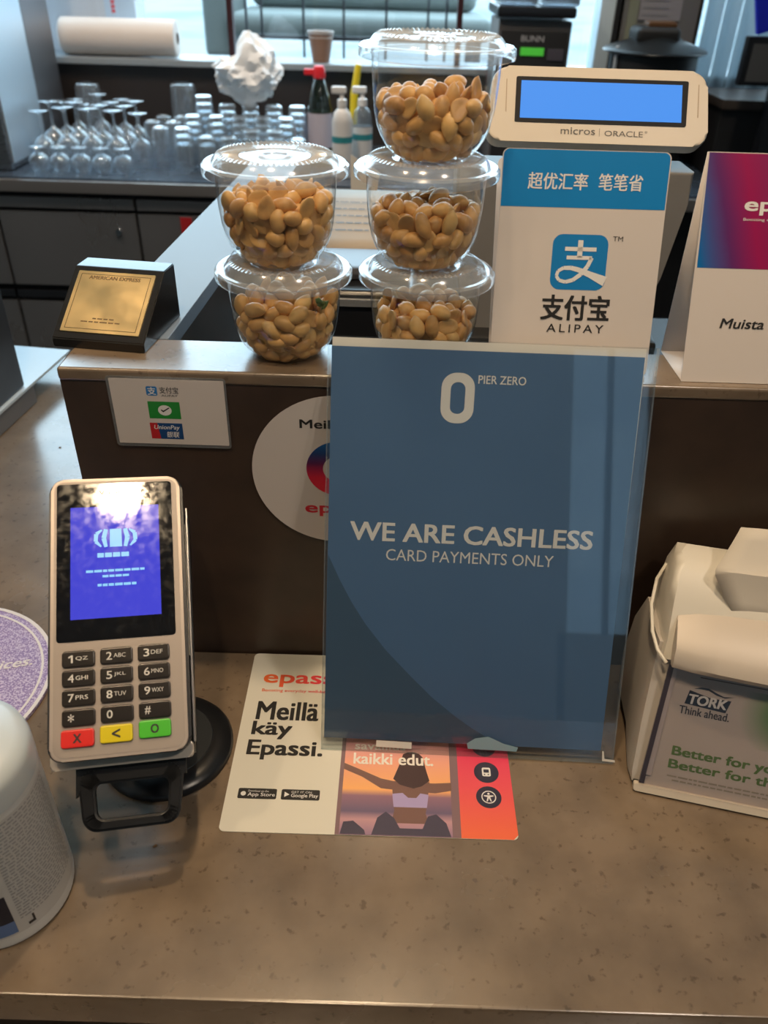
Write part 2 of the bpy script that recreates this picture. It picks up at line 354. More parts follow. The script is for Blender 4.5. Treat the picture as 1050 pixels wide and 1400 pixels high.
for yy, g in ((-95, 0), (-118.7, 1), (-140.3, 2)):
    d = link('icon_disc', F_(circ(311, yy, 9.3), .72), mat('icon_navy', (.022, .02, .05), .4), FL); bm = bmesh.new()
    if g == 1:
        flat(bm, rrect(307.8, yy-3.6, 314.2, yy+4.2, 1.2), .8); link('icon', bm, WINK, d)
        bm = bmesh.new(); flat(bm, rrect(309, yy-.4, 313, yy+2.6, .5), .86); flat(bm, circ(309.6, yy-2, .6, 8), .86); flat(bm, circ(312.4, yy-2, .6, 8), .86); link('icon', bm, MATS['icon_navy'], d)
    elif g == 2:
        ringface(bm, circ(311, yy, 5.4), circ(311, yy, 4.6), .8, .8); flat(bm, circ(311, yy+2.8, .9, 10), .8)
        flat(bm, [(307.5, yy+1.5), (314.5, yy+1.5), (314.5, yy+.6), (312, yy), (313, yy-3.6), (312, yy-3.6), (311, yy-.8), (310, yy-3.6), (309, yy-3.6), (310, yy), (307.5, yy+.6)], .8); link('icon', bm, WINK, d)
    else:
        flat(bm, [(308, yy-3), (314, yy-3), (315, yy), (311, yy+3.5), (307, yy)], .8); link('icon', bm, WINK, d)
ep = gradient('logo_orange_red', [(0, s(235, 110, 50)), (1, s(225, 40, 80))], (1, 0, 0), .130, .19, .4)
text('epassi', (131.5, -39.5, 196, -22.5), ep, FL, .7, .03)
text('Boosting everyday well-being', (131.5, -46, 190, -42), ep, FL, .7, .01)
text('Meillä', (131, -74.5, 180, -56), INK, FL, .7, .035)
text('käy', (129.8, -93.5, 160.5, -76.5), INK, FL, .7, .035)
text('Epassi.', (129, -113, 186, -95), INK, FL, .7, .035)
for x0, x1, a, bb in ((128.2, 156.3, 'Download on the', 'App Store'), (159.7, 187.7, 'GET IT ON', 'Google Play')):
    d = link('store_badge', F_(rrect(x0, -147.6, x1, -138.8, 1.2), .66), INK, FL)
    text(a, (x0+7.2, -141.8, x1-6, -140.2), WINK, d, .72); text(bb, (x0+7.2, -146.2, x1-1.2, -142.4), WINK, d, .72, .012)
    if a[0] == 'D': link('icon', F_(circ(x0+3.9, -143.4, 1.9, 14)+[], .72), WINK, d)
    else: link('icon', F_([(x0+2.3, -141), (x0+6, -143.2), (x0+2.3, -145.4)], .72), WINK, d)
text('kaikki edut.', (211, -114.5, 271, -104.5), mat('flyer_white_ink', (.85, .8, .75), .4), FL, .9, .03)
text('savallius', (211.5, -101, 250, -94), MATS['flyer_white_ink'], FL, .9, .03)

# ------------------------------------------------------------------ acrylic sign leaning on the ledge
SG = thing('cashless_sign', 'large blue A4 cashless notice in a clear acrylic holder leaning on the ledge', 'sign', (.1887, -.0975, .0085), (math.pi/2-.338, 0, -.0213))
back = link('paper_backing', P_([(-.5, 2), (210, 1), (208.5, 302), (-.5, 302.3)], -.5, -.2), PAPER, SG)
BLUE = mat('sign_blue', (.078, .165, .33), .5, noise=(6, (.068, .148, .30), .35, .65))
pr = link('printed_sheet', F_([(-1.3, 1), (210.5, .6), (208, 296.6), (-.9, 296.5)], 0), BLUE, SG)
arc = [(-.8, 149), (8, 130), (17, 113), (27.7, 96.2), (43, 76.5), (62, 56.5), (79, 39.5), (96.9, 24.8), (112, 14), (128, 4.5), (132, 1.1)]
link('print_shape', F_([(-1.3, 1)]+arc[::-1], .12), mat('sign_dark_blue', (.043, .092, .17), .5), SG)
bm = bmesh.new(); ringface(bm, rrect(74, 247.5, 96.5, 281.8, 10, 7), rrect(80.3, 254, 90.2, 275.5, 4.6, 7), .2, .2); link('zero_logo', bm, WINK, SG)
text('PIER ZERO', (98.6, 275, 130.6, 280.6), WINK, SG, .2, .012)
text('WE ARE CASHLESS', (15, 161, 186.5, 174.6), WINK, SG, .2, .035)
text('CARD PAYMENTS ONLY', (40.8, 146.6, 160.6, 155.2), WINK, SG, .2, .0)
hold = [(-3, -7.5), (220, -8), (216, 303), (-3, 303)]
fs = link('front_sheet', P_(hold, 1.0, 2.4), CLEAR, SG)
link('back_sheet', P_(hold, -3.2, -1.8), CLEAR, SG)
bm = bmesh.new(); prism(bm, [(-3, -8.2), (220, -8.6), (220, -7.2), (-3, -6.8)], -3.2, 2.6); prism(bm, [(219.2, -8), (220.2, -8), (216.2, 303), (215.2, 303)], .9, 2.6); prism(bm, [(-3.4, -8), (-2.6, -8), (-2.6, 303), (-3.4, 303)], .9, 2.6)
link('polished_edge', bm, CLEAR_EDGE, SG)
link('tape_scrap', P_([(39, -3.5), (66, -4), (66, 1.5), (39, 2)], 2.6, 2.8), PAPER, SG)
link('tape_scrap', P_([(108, 3), (114, 7.5), (124, 9.5), (136, 4), (147, 1.5), (146, -2), (109, -1.5)], 2.6, 2.8), mat('blue_tape', (.25, .42, .5), .5), SG)
link('tape_scrap', F_([(212, 2), (213.2, -4.5), (221, -5.2), (221.5, -7.2), (211.6, -6.5), (210.8, 2)], 2.9), PAPER, SG)

# ------------------------------------------------------------------ round and square stickers on the upstand
ST = thing('round_sticker', 'round white sticker half hidden by the blue sign on the upstand', 'sticker', (.193, -.0003, .1883), (R(90), 0, 0))
link('disc', P_(circ(0, 0, 63.2, 72), 0, .35), WHITE, ST)
rg = gradient('ring_blue_red', [(0, s(225, 35, 55)), (.35, s(215, 20, 60)), (.62, s(90, 20, 80)), (.8, s(20, 60, 120)), (1, s(0, 90, 160))], (0, 1, 0), -.02, .025, .4)
bm = bmesh.new(); ringface(bm, circ(0, 3.5, 23, 48), circ(0, 3.5, 10.8, 48), .5, .5); link('ring_logo', bm, rg, ST)
text('Meillä käy', (-26.6, 35, 27, 44), INK, ST, .5, .03)
text('epassi', (-24.6, -39, 26, -27), mat('epassi_red', s(205, 30, 50), .4), ST, .5, .035)
CD = thing('payment_card_notice', 'small laminated white card with three payment logos stuck on the upstand', 'sticker', (0, -.0003, 0), (R(90), 0, 0))
link('laminate', P_(rrect(33.2, 206.5, 116.2, 262, 2.5), 0, .3), clear('laminate_film', (.8, .8, .8), 1.2, .15, .12), CD)
link('card', P_(rrect(35.3, 209, 114.7, 260.2, .6), .32, .5), WHITE, CD)
link('logo_tile', F_(rrect(60.3, 247.7, 68, 254.8, 1.2), .6), mat('logo_blue', s(40, 120, 190), .4), CD)
text('支', (61.3, 248.4, 67, 254.2), WINK, CD, .68, .02)
text('支付宝', (69.6, 249.6, 82.8, 254.6), INK, CD, .6, .01); text('ALIPAY', (70.5, 247.2, 82, 248.7), INK, CD, .6)
link('green_tile', F_([(60, 243.2), (60, 229.8), (82.4, 229.8), (82.4, 243.2)], .6), mat('logo_green', s(35, 140, 55), .4), CD)
link('bubble', F_(circ(71.5, 236.4, 4.8, 20, 4.1), .68), WINK, CD)
link('tick', F_([(68.6, 236.6), (70.2, 234.9), (75, 238.2), (74.6, 238.9), (70.4, 236.2), (69.2, 237.2)], .76), INK, CD)
link('red_tile', F_([(59.3, 213.4), (68, 213.4), (66.6, 226.2), (59.3, 226.2)], .6), mat('logo_red', s(190, 40, 45), .4), CD)
link('blue_tile', F_([(66, 213.4), (82.4, 213.4), (82.4, 226.2), (64.6, 226.2)], .62), mat('logo_navy', s(25, 70, 125), .4), CD)
text('UnionPay', (62.2, 220.2, 80.4, 224.6), WINK, CD, .7, .01, .2); text('银联', (70.5, 214.6, 79.5, 219.4), WINK, CD, .7, .01, .2)

# ------------------------------------------------------------------ wallet pay sign card on the ledge
al = math.atan2(.046, .137)
AC = thing('wallet_sign', 'blue-topped white card with square blue logo and black characters on the ledge', 'sign', (.299, .0137, H+.0003), (math.pi/2-al, 0, 0))
link('card', P_(rrect(-.6, 0, 109, 144, 4), -.6, 0), WHITE, AC)
top = [(0, 108.6), (108.3, 108.8)]+[p for p in rrect(0, 100, 108.3, 143.6, 4) if p[1] > 110]
link('blue_band', F_(top, .12), mat('band_blue', s(0, 128, 200), .4), AC)
text('超优汇率', (17, 119.6, 56, 129.8), WINK, AC, .3, .015); text('笔笔省', (63.2, 119.9, 92, 130), WINK, AC, .3, .015)
lt = link('logo_tile', F_(rrect(36.6, 56.6, 73.7, 92.2, 6.5, 6), .12), mat('tile_blue', s(15, 125, 195), .4), AC)
bm = bmesh.new()                # the tile's mark: two bars, a stroke and a long brush tail
flat(bm, [(45, 84.2), (66, 84.2), (66, 81.6), (45, 81.6)], .3); flat(bm, [(53.4, 88.6), (56.8, 88.6), (56.8, 81.6), (53.4, 81.6)], .3); flat(bm, [(53.4, 81.6), (56.8, 81.6), (56.8, 77.4), (53.4, 77.4)], .3)
flat(bm, [(46.5, 78.6), (63.5, 78.6), (63.5, 76.2), (46.5, 76.2)], .3)
def stroke(bm, pts, wd, z):
    for i in range(len(pts)-1):
        (ax, ay), (bx, by) = pts[i], pts[i+1]; L = math.hypot(bx-ax, by-ay); nx, ny = -(by-ay)/L, (bx-ax)/L
        w0 = wd[i]/2; w1 = wd[i+1]/2
        flat(bm, [(ax-nx*w0, ay-ny*w0), (bx-nx*w1, by-ny*w1), (bx+nx*w1, by+ny*w1), (ax+nx*w0, ay+ny*w0)], z+i*.001)
stroke(bm, [(63.4, 77.6), (61, 72), (57, 66.8), (52, 63), (47, 61.6), (42.6, 62.6), (40.6, 65.4), (41.6, 68.6), (45, 70.6), (50, 70.8), (56, 69.4), (63, 66.8), (73.6, 62.6)], [2.6, 2.8, 2.8, 2.6, 2.4, 2.2, 2.2, 2.2, 2.4, 2.8, 3.2, 4, 6.4], .3)
link('brush_mark', bm, WINK, lt)
text('TM', (76.3, 88.6, 83, 91.6), INK, AC, .3)
text('支付宝', (32.4, 36.6, 78.4, 53), INK, AC, .3, .03); text('ALIPAY', (37, 28.4, 76, 33.8), INK, AC, .3, .005, 0, space=1.35)
bm = bmesh.new(); prism(bm, rrect(0, .5, 108.5, 138, 4), -.6, 0)
lgk = link('back_leg', bm, WHITE, AC); lgk.location = (0, .140*.0-.0, 0); lgk.rotation_euler = (0, 0, 0)
lgk.location = (0, 0.005, -.001); lgk.rotation_euler = (R(-6), 0, 0); lgk.location.z = -.0155

# ------------------------------------------------------------------ tent card right
tl = math.atan2(.053, .138)
TN = thing('tent_card', 'white tent card with blue to magenta top cut off by the right edge', 'table tent', (.431, .0071, H+.0003))
Tr = Matrix.Rotation(math.pi/2-tl, 4, 'X')
fr = thing('x', 'x', 'x'); bpy.data.objects.remove(fr)
fp = link('front_panel', P_([(-.4, 0), (105, 0), (105, 147.5), (.6, 147.5)], -.4, 0), WHITE, TN); fp.matrix_local = Tr
mg = gradient('blue_to_magenta', [(0, s(0, 125, 190)), (.14, s(10, 105, 175)), (.34, s(95, 40, 105)), (.52, s(155, 20, 85)), (.75, s(130, 35, 95)), (1, s(160, 20, 80))], (1, .28, 0), .018, .118, .3, .012)
mp = link('printed_field', F_([(1.4, 75.5), (104.5, 75.5), (104.5, 147), (1.0, 147)], .12), mg, fp)
text('epassi', (28.2, 109.6, 76, 119.8), WINK, fp, .3, .04); text('Boosting everyday well-being', (28.2, 105.4, 76, 107.6), WINK, fp, .3)
text('Muista maksaa', (21.5, 36.6, 88, 43), INK, fp, .3, .03, .18)
bm = bmesh.new()
def quad3(bm, a, b, c_, d): return bm.faces.new([bm.verts.new(v) for v in (a, b, c_, d)])
quad3(bm, (-.0005, .0515, 0), (.105, .0515, 0), (.105, .0535, .1375), (.0, .0535, .1375)); bp_ = link('back_panel', bm, WHITE, TN)
bp_.modifiers.new('card_thickness', 'SOLIDIFY').thickness = .0004
bm = bmesh.new(); quad3(bm, (0, 0, .0003), (.105, 0, .0003), (.105, .0515, .0003), (-.0005, .0515, .0003)); bt = link('base_panel', bm, WHITE, TN)
bt.modifiers.new('card_thickness', 'SOLIDIFY').thickness = .0004

# ------------------------------------------------------------------ gold plaque block
AX = thing('plaque_block', 'black slanted block with an engraved gold plate on the left end of the ledge', 'sign block', (-.0135, .0349, H), (0, 0, -.1184))
side = [(0, 0), (0, .0069), (.054, .0418), (.0737, .0418), (.0737, 0)]
bm = bmesh.new(); A_ = [bm.verts.new((0, y, z)) for y, z in side]; B_ = [bm.verts.new((.0686, y, z)) for y, z in side]
bm.faces.new(A_); bm.faces.new(B_[::-1])
for i in range(5): bm.faces.new((A_[i], A_[(i+1) % 5], B_[(i+1) % 5], B_[i]))
bmesh.ops.bevel(bm, geom=list(bm.edges), offset=.0007, segments=2, affect='EDGES')
link('block', bm, mat('black_satin', (.012, .010, .009), .25, spec=.8), AX)
pl = link('gold_plate', P_(rrect(4.6, 6, 63.4, 59.4, .5), .1, .8, bev=.2), mat('brushed_gold', (.98, .72, .36), .36, 1, rnoise=(40, .3, .46)), AX)
pl.matrix_local = Matrix.Translation((0, 0, .0069)) @ Matrix.Rotation(math.atan2(.0349, .054), 4, 'X')
ENG = mat('engraved_brown', (.16, .09, .035), .5)
text('AMERICAN EXPRESS', (14, 52.4, 53, 55.4), ENG, pl, .85, .05)
bm = bmesh.new(); ringface(bm, rrect(7.2, 8.6, 60.6, 56.9, .3, 2), rrect(7.7, 9.1, 60.1, 56.4, .3, 2), .86, .86); link('border_line', bm, ENG, pl)
bm = bmesh.new(); rg_ = random.Random(3); dashes(bm, 26, 42, 17.5, 1, rg_, .86, 2, 5); dashes(bm, 18, 50, 14.6, 1, rg_, .86, 3, 6); link('small_print', bm, ENG, pl)

# ------------------------------------------------------------------ payment terminal
PTm = thing('payment_terminal', 'silver and black card payment terminal on a round tilted stand', 'payment terminal', (.06, -.1213, .1553), (R(39.3), R(3.4), R(12.6)))
SILV = mat('silver_beige_plastic', (.44, .38, .345), .34, .35)
DARKB = mat('dark_blue_grey_plastic', (.018, .02, .027), .33)
bd = link('body', P_(rrect(-42.3, -90, 42.6, 90, 9, 6), -25, -1.6, bev=1.5), DARKB, PTm)
link('face_plate', P_(rrect(-40.6, -89.6, 40.8, 89.4, 7.5, 6), -1.8, 1.0, bev=.8), SILV, PTm)
link('inner_plate', P_(rrect(-38.6, -87.6, 38.8, 87.4, 6, 6), .9, 1.3), mat('keypad_grey', (.36, .31, .28), .42, .2), PTm)
dg_ = link('display_glass', P_(rrect(-36.9, -18, 35.4, 85.6, 2), 1.2, 1.8, bev=.2), mat('smudged_black_glass', (.006, .006, .008), .1, spec=.6, rnoise=(260, .02, .15), bump=(300, .03, .0001)), PTm)
SCR = mat('screen_blue', s(52, 56, 195), .12, emit=.8, spec=.4, rnoise=(260, .03, .15), bump=(300, .03, .0001)); SCRT = mat('screen_cyan', s(90, 165, 215), .3, emit=.6)
b_ = SCR.node_tree.nodes['Principled BSDF']; b_.inputs['Base Color'].default_value = (.03, .03, .12, 1)
sc = link('screen', F_([(-28.5, -4.2), (26.9, -4.2), (26.9, 69.5), (-28.5, 69.5)], 1.9), SCR, PTm)
bm = bmesh.new()
flat(bm, [(-4.2, 54), (3, 54), (3.4, 42), (-4.2, 42)], 1.97)
for q in (-1, 1):
    stroke(bm, [(-.6+q*6, 54), (-.6+q*7.4, 48), (-.6+q*6, 42)], [2.5, 3, 2.2], 1.97)
    stroke(bm, [(-.6+q*8.5, 53.6), (-.6+q*12, 51), (-.6+q*12.4, 46), (-.6+q*9, 42.4)], [1, 2.6, 2.4, 1], 1.97)
link('crown_logo', bm, SCRT, sc)
bm = bmesh.new(); rg_ = random.Random(5)
for y, a, b2, h in ((35.2, -12, 10, 3), (25.5, -19, 19, 1.6), (22, -9, 9, 1.5), (16.2, -12, 13, 1.7)): dashes(bm, a, b2, y, h, rg_, 1.97, 2.5, 5, .6)
link('small_print', bm, SCRT, sc)
text('Verifone', (-10.5, 77.6, 8, 80.6), WINK, dg_, 1.95, .03)
KD = mat('key_black', (.035, .03, .028), .22, .3)
rows = [(-28.8, ('1', 'QZ'), ('2', 'ABC'), ('3', 'DEF')), (-40.6, ('4', 'GHI'), ('5', 'JKL'), ('6', 'MNO')), (-52.4, ('7', 'PRS'), ('8', 'TUV'), ('9', 'WXY')), (-64.4, ('*', ''), ('0', ''), ('#', ''))]
KI = mat('key_ink', (.7, .68, .65), .4)
for y, *ks in rows:
    for x, (a, l2) in zip((-23.6, -1.1, 21.4), ks):
        yy = y+(x+23)*.012
        k = link('key', P_(rrect(x-9.8, yy-5.2, x+9.8, yy+5.2, 2.2, 4), 1.2, 3.4, bev=1.1), KD, PTm)
        if a == '1': link('lettering', F_([(x-4.3, yy-2.4), (x-3.2, yy-2.4), (x-3.2, yy+2.4), (x-4.1, yy+2.4), (x-5.8, yy+1.4), (x-5.8, yy+.5), (x-4.3, yy+1.2)], 3.5), KI, k)
        else: text(a, (x-6, yy-2.4, x-2.6, yy+2.4), KI, k, 3.5, .012)
        if l2: text(l2, (x-1.6, yy-1.2, x+5.6, yy+1.4), KI, k, 3.5)
for x, y, a, cc, nm in ((-24.2, -76.6, 'X', s(225, 45, 40), 'key_red'), (-1.7, -75.9, '<', s(225, 205, 30), 'key_yellow'), (21.1, -75.2, 'O', s(80, 195, 55), 'key_green')):
    k = link('key', P_(rrect(x-9.7, y-5.4, x+9.7, y+5.4, 2, 4), 1.2, 3.6, bev=1.1), mat(nm, cc, .3), PTm)
    k['label'] = nm.split('_')[1]+' key'; text(a, (x-2.4, y-2.6, x+2.2, y+2.6), INK, k, 3.7, .04)
link('slot_bar', P_(rrect(-43, -94.5, 43.4, -84, 3), -20, -14, bev=1), mat('silver_trim', (.62, .55, .48), .3, .5), PTm)
link('cradle', P_([(-36, -92), (44, -92), (45.5, -20), (46, 66), (36, 80), (-30, 80), (-38, 60)], -40, -26, bev=2), BLACKP, PTm)
link('side_rail', B(.0436, .0448, -.085, .07, -.034, -.012), mat('rail_grey', (.3, .29, .3), .3, .8), PTm)
link('card_slot', B(.0425, .0432, -.03, .06, -.02, -.017), mat('slot_light', (.6, .58, .55), .4), PTm)
n = 9
outer = rrect(-29, -133, 37, -95, 9, 6); inner = rrect(-19, -126, 28, -105, 4.5, 6)
def tp(p): t = (-95-p[1])/38; return (p[0]*(1-.13*t)+.8*t, p[1])
bm = bmesh.new(); ringface(bm, [tp(p) for p in outer], [tp(p) for p in inner], -28, -20); bmesh.ops.bevel(bm, geom=[e for e in bm.edges if abs(e.verts[0].co.z-e.verts[1].co.z) < 1e-6], offset=.0015, segments=2, affect='EDGES'); link('handle', bm, mat('handle_black', (.008, .009, .012), .35, spec=.35), PTm)
bm = bmesh.new(); prism(bm, [(-29, -112), (-24, -104), (38, -104), (38, -86), (-29, -86)], -30, -21); link('handle_neck', bm, BLACKP, PTm)
inv = PTm.matrix_basis.inverted() if False else (Matrix.LocRotScale(PTm.location, PTm.rotation_euler, None)).inverted()
o = link('stand_base', L_([(0, .009), (.036, .009), (.040, .0086), (.0475, .006), (.0492, .0035), (.0492, .0008), (.047, 0), (0, 0)], 64, c=(.068, -.1035, 0)), BLACKP, PTm); o.matrix_local = inv
o = link('stand_plate', L_([(0, .0098), (.034, .0098), (.0345, .009)], 56, c=(.068, -.1035, 0)), mat('base_inset', (.05, .055, .06), .3, .3), PTm); o.matrix_local = inv
o = link('stand_pole', T_([(.068, -.1035, .008), (.067, -.102, .06), (.066, -.1, .11), (.064, -.108, .135)], [.016, .013, .013, .016], 24), BLACKP, PTm); o.matrix_local = inv

# ------------------------------------------------------------------ round purple disc on counter
DC = thing('round_tag_disc', 'round glittery purple disc with a white rim coloured like a glow lying left of the terminal', 'coaster', (-.1414, -.0516, .0004))
GL = mat('purple_glitter', s(150, 130, 190), .4, noise=(800, s(215, 205, 235), .42, .55))
link('disc', L_([(0, .003), (.0965, .003), (.0975, .0022), (.0975, 0), (0, 0)], 72), GL, DC)
RW = mat('pale_rim', (.85, .82, .86), .4)  # lit edge imitated by a pale colour, shared with the lettering
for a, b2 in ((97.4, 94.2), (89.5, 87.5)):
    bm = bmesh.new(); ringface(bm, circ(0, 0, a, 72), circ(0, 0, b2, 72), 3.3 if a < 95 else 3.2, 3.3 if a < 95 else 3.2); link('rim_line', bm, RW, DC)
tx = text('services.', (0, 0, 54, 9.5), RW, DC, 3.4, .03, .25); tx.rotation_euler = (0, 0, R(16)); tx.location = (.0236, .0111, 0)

# ------------------------------------------------------------------ canister lower left
CA = thing('wipes_canister', 'white wipes canister with a frosted dome lid and dense small print, lower left', 'canister', (-.0077, -.22, .0002))
r_ = .041
link('tub', L_([(0, 0), (.037, 0), (.0405, .002), (r_, .006), (r_, .118), (.0395, .121), (0, .121)], 64), mat('white_hdpe', (.72, .72, .70), .4), CA)
link('lid', L_([(.0405, .116), (.0415, .117), (.0415, .131), (.040, .137), (.034, .1415), (.02, .144), (0, .145)], 64), mat('frosted_lid', (.55, .60, .62), .35, spec=.6), CA)
def wrap(off): return lambda a, b: ((r_+off)*math.cos(a), (r_+off)*math.sin(a), b)
def patch(a0, a1, z0, z1, off, m, name, par=CA, n=24):
    bm = bmesh.new(); f = wrap(off)
    for i in range(n):
        u, v = a0+(a1-a0)*i/n, a0+(a1-a0)*(i+1)/n; bm.faces.new([bm.verts.new(f(*q)) for q in ((u, z0), (v, z0), (v, z1), (u, z1))])
    bmesh.ops.remove_doubles(bm, verts=bm.verts, dist=1e-6); return link(name, bm, m, par)
lb = patch(R(-175), R(60), .012, .112, .0002, mat('label_pale', (.60, .59, .57), .35), 'label', n=48)
patch(R(-150), R(-56), .014, .026, .0004, mat('label_blue', s(95, 125, 175), .4), 'blue_block', lb)
patch(R(-150), R(-56), .026, .052, .0004, mat('label_navy', (.01, .015, .035), .4), 'navy_block', lb)
bm = bmesh.new(); rg_ = random.Random(11); f = wrap(.0005)
for i in range(31):
    z = .109-i*.0028; dashes(bm, -51, 14, z*1000, .9, rg_, gap=1.5, wmin=1.5, wmax=6, f=lambda a, b: f(R(a), b*.001))
pr = link('small_print', bm, mat('print_mid_grey', (.30, .30, .31), .5), lb); pr['kind'] = 'stuff'
bm = bmesh.new()
for q in ([(-47, .0155), (-41, .0155), (-41, .018), (-47, .018)], [(-42.8, .0155), (-41, .0155), (-41, .0235), (-42.8, .0235)]): bm.faces.new([bm.verts.new(wrap(.0007)(R(a), z)) for a, z in q])
link('corner_mark', bm, INK, lb)

# ------------------------------------------------------------------ napkin dispenser right
NX = thing('napkin_dispenser', 'cream countertop napkin dispenser with a clear front advert panel, right edge', 'napkin dispenser', (.4205, -.1295, 0), (0, 0, R(-12.4)))
CREAM = mat('cream_plastic', (.68, .60, .50), .32); SIDEG = mat('warm_grey_plastic', (.50, .46, .42), .35); WHT = mat('ivory_plastic', (.74, .70, .62), .35)
W_ = .19
lean = math.atan2(.045, .09)
def loft(bm, secs):
    rs = [[bm.verts.new(v) for v in sct] for sct in secs]; n = len(rs[0])
    for a, b2 in zip(rs, rs[1:]):
        for i in range(n): bm.faces.new((a[i], a[(i+1) % n], b2[(i+1) % n], b2[i]))
    bm.faces.new(rs[0][::-1]); bm.faces.new(rs[-1]); return bm
def sec(z, y0, y1, xl, xr, xb):  # front-left, front-right, back-right, back-left with slight side curve
    return [(xl, y0, z), (xr, y0, z), (xr+.006, (y0+y1)/2, z), (xr+.004, y1, z), (xb, y1, z), (xl-.004, (y0+y1)/2, z), (xl-.003, y0+min(.012, (y1-y0)*.25), z)]
bm = loft(bmesh.new(), [sec(.003, .006, .085, -.003, W_, -.006), sec(.012, .009, .092, -.004, W_, -.014), sec(.045, .0275, .10, -.0035, W_, -.016), sec(.08, .046, .102, -.002, W_, -.014), sec(.1, .055, .104, -.001, W_, -.008)])
link('side_shell', bm, SIDEG, NX)
link('base_foot', B(-.002, W_, .004, .085, 0, .0045), MBLACK, NX)
bm = loft(bmesh.new(), [sec(.092, .046, .106, .002, W_-.004, -.006), sec(.104, .052, .112, .003, W_-.004, -.003), sec(.128, .066, .122, .003, W_-.008, .001), sec(.144, .082, .120, .005, W_-.014, .005), sec(.149, .092, .112, .010, W_-.02, .010)])
link('top_hood', bm, WHT, NX)
link('hood_rim', T_([(.004, .040, .094), (-.003, .047, .099), (-.007, .06, .104), (-.009, .08, .113), (-.006, .1, .122), (.0, .112, .128)], .0013, 8), WHT, NX)
lipo = bmesh.new()
rowsL = []
for i in range(13):
    u = i/12; x = .007+u*(W_-.014); bulge = math.sin(math.pi*u)**.45
    rowsL.append([lipo.verts.new((x, y, z)) for y, z in ((.040, .0935), (.030+.004*(1-bulge), .0965), (.028+.006*(1-bulge), .101), (.038-.003*bulge, .111+.001*bulge), (.052+.001*bulge, .1185+.004*bulge), (.062+.004*bulge, .121+.006*bulge), (.07, .117))])
for a, b2 in zip(rowsL, rowsL[1:]):
    for i in range(6): lipo.faces.new((a[i], b2[i], b2[i+1], a[i+1]))
    lipo.faces.new((a[6], b2[6], b2[0], a[0]))
lipo.faces.new(rowsL[0]); lipo.faces.new(rowsL[-1][::-1])
link('front_lip', lipo, mat('champagne_lip', (.58, .51, .44), .42, .1), NX)
Pm = Matrix.Rotation(math.pi/2-lean, 4, 'X')
ap = link('advert_sheet', P_([(1, 3), (185, 3), (185, 96), (7, 96)], 0, .5), mat('advert_paper', (.56, .49, .45), .45), NX); ap.matrix_local = Matrix.Translation((0, .0015, .002)) @ Pm
link('clear_cover', P_([(1, 3), (188, 3), (188, 100.5), (7, 100.5)], 2.2, 3.6), clear('cover_clear', (.93, .92, .92), 1.4, .04), ap)
bm = bmesh.new(); prism(bm, [(1.2, 5), (5, 5), (10.5, 99), (7.2, 99)], .2, 2.4); link('cover_edge', bm, mat('edge_dark', (.05, .035, .045), .2), ap)
link('cover_edge', P_([(5, 12), (8.6, 12), (13.3, 97), (10.6, 97)], .3, 2.4), clear('edge_clear', (.85, .75, .75), 3, .2, .6, (.6, .52, .52)), ap)
link('base_trim', P_(rrect(-2, -1.5, 190, 4.2, 1.5), -2, 3.6, bev=.8), CREAM, ap)
bm = bmesh.new(); prism(bm, [(14.5, 95.2), (186, 95.2), (186, 95.8), (14.5, 95.8)], .4, 2); prism(bm, [(30, 91.2), (186, 90.6), (186, 91.2), (30, 91.8)], .4, .9); link('slot_line', bm, mat('brown_line', (.09, .05, .03), .5), ap)
NV = mat('brand_navy', (.012, .016, .035), .4)
link('logo_box', F_([(22.5, 70.5), (51, 68.6), (53.5, 78.2), (40, 77.6), (24.5, 81)], .7), NV, ap)
link('logo_wave', F_([(27, 82.4), (32, 84.4), (37, 84.6), (43, 82), (48, 80.4), (55.5, 81.4), (49, 79.4), (43, 80.4), (37, 83), (32, 83)], .7), NV, ap)
text('TORK', (25, 71, 50.8, 78.2), WINK, ap, .8, .05, .12)
text('Think ahead.', (19.8, 62.6, 54.2, 68.6), NV, ap, .7, .02)
GT = mat('advert_green', s(95, 125, 55), .4)
text('Better for you.', (20.6, 28.4, 100, 37.4), GT, ap, .7, .045); text('Better for the planet.', (19.8, 18.2, 140, 27), GT, ap, .7, .045)
bm = bmesh.new(); rg_ = random.Random(2); dashes(bm, 20, 120, 13.5, 1.2, rg_, .7); dashes(bm, 24, 120, 10.5, 1.2, rg_, .7); link('small_print', bm, mat('print_tan', (.35, .31, .25), .5), ap)
gl = bpy.data.materials.new('green_blur'); gl.use_nodes = True; nt = gl.node_tree; b_ = nt.nodes['Principled BSDF']; tc = nt.nodes.new('ShaderNodeTexCoord')
vd = nt.nodes.new('ShaderNodeVectorMath'); vd.operation = 'DISTANCE'; vd.inputs[1].default_value = (.094, .074, 0); rp = nt.nodes.new('ShaderNodeValToRGB')
mr = nt.nodes.new('ShaderNodeMapRange'); mr.inputs['From Max'].default_value = .034; nt.links.new(tc.outputs['Object'], vd.inputs[0]); nt.links.new(vd.outputs['Value'], mr.inputs['Value']); nt.links.new(mr.outputs[0], rp.inputs[0]); nt.links.new(rp.outputs[0], b_.inputs['Base Color'])
rp.color_ramp.elements[0].color = (*s(80, 140, 60), 1); rp.color_ramp.elements[0].position = .3; rp.color_ramp.elements[1].color = (.56, .49, .45, 1); rp.color_ramp.elements[1].position = 1
link('green_print', F_([(60, 46), (124, 46), (124, 88), (60, 88)], .6), gl, ap)
NK = thing('napkin', 'white folded paper napkin pulled out of the dispenser top', 'napkin', (.4205, -.1295, 0), (0, 0, R(-12.4)))
bm = bmesh.new(); x0 = .022
prof = [(.064, .122, 26), (.0695, .137, 15), (.073, .148, 7.5), (.0745, .1535, 4.2), (.0755, .157, 3.6), (.079, .1582, 4.6), (.086, .1635, 9), (.094, .172, 14), (.1, .179, 17.5)]
rs = []
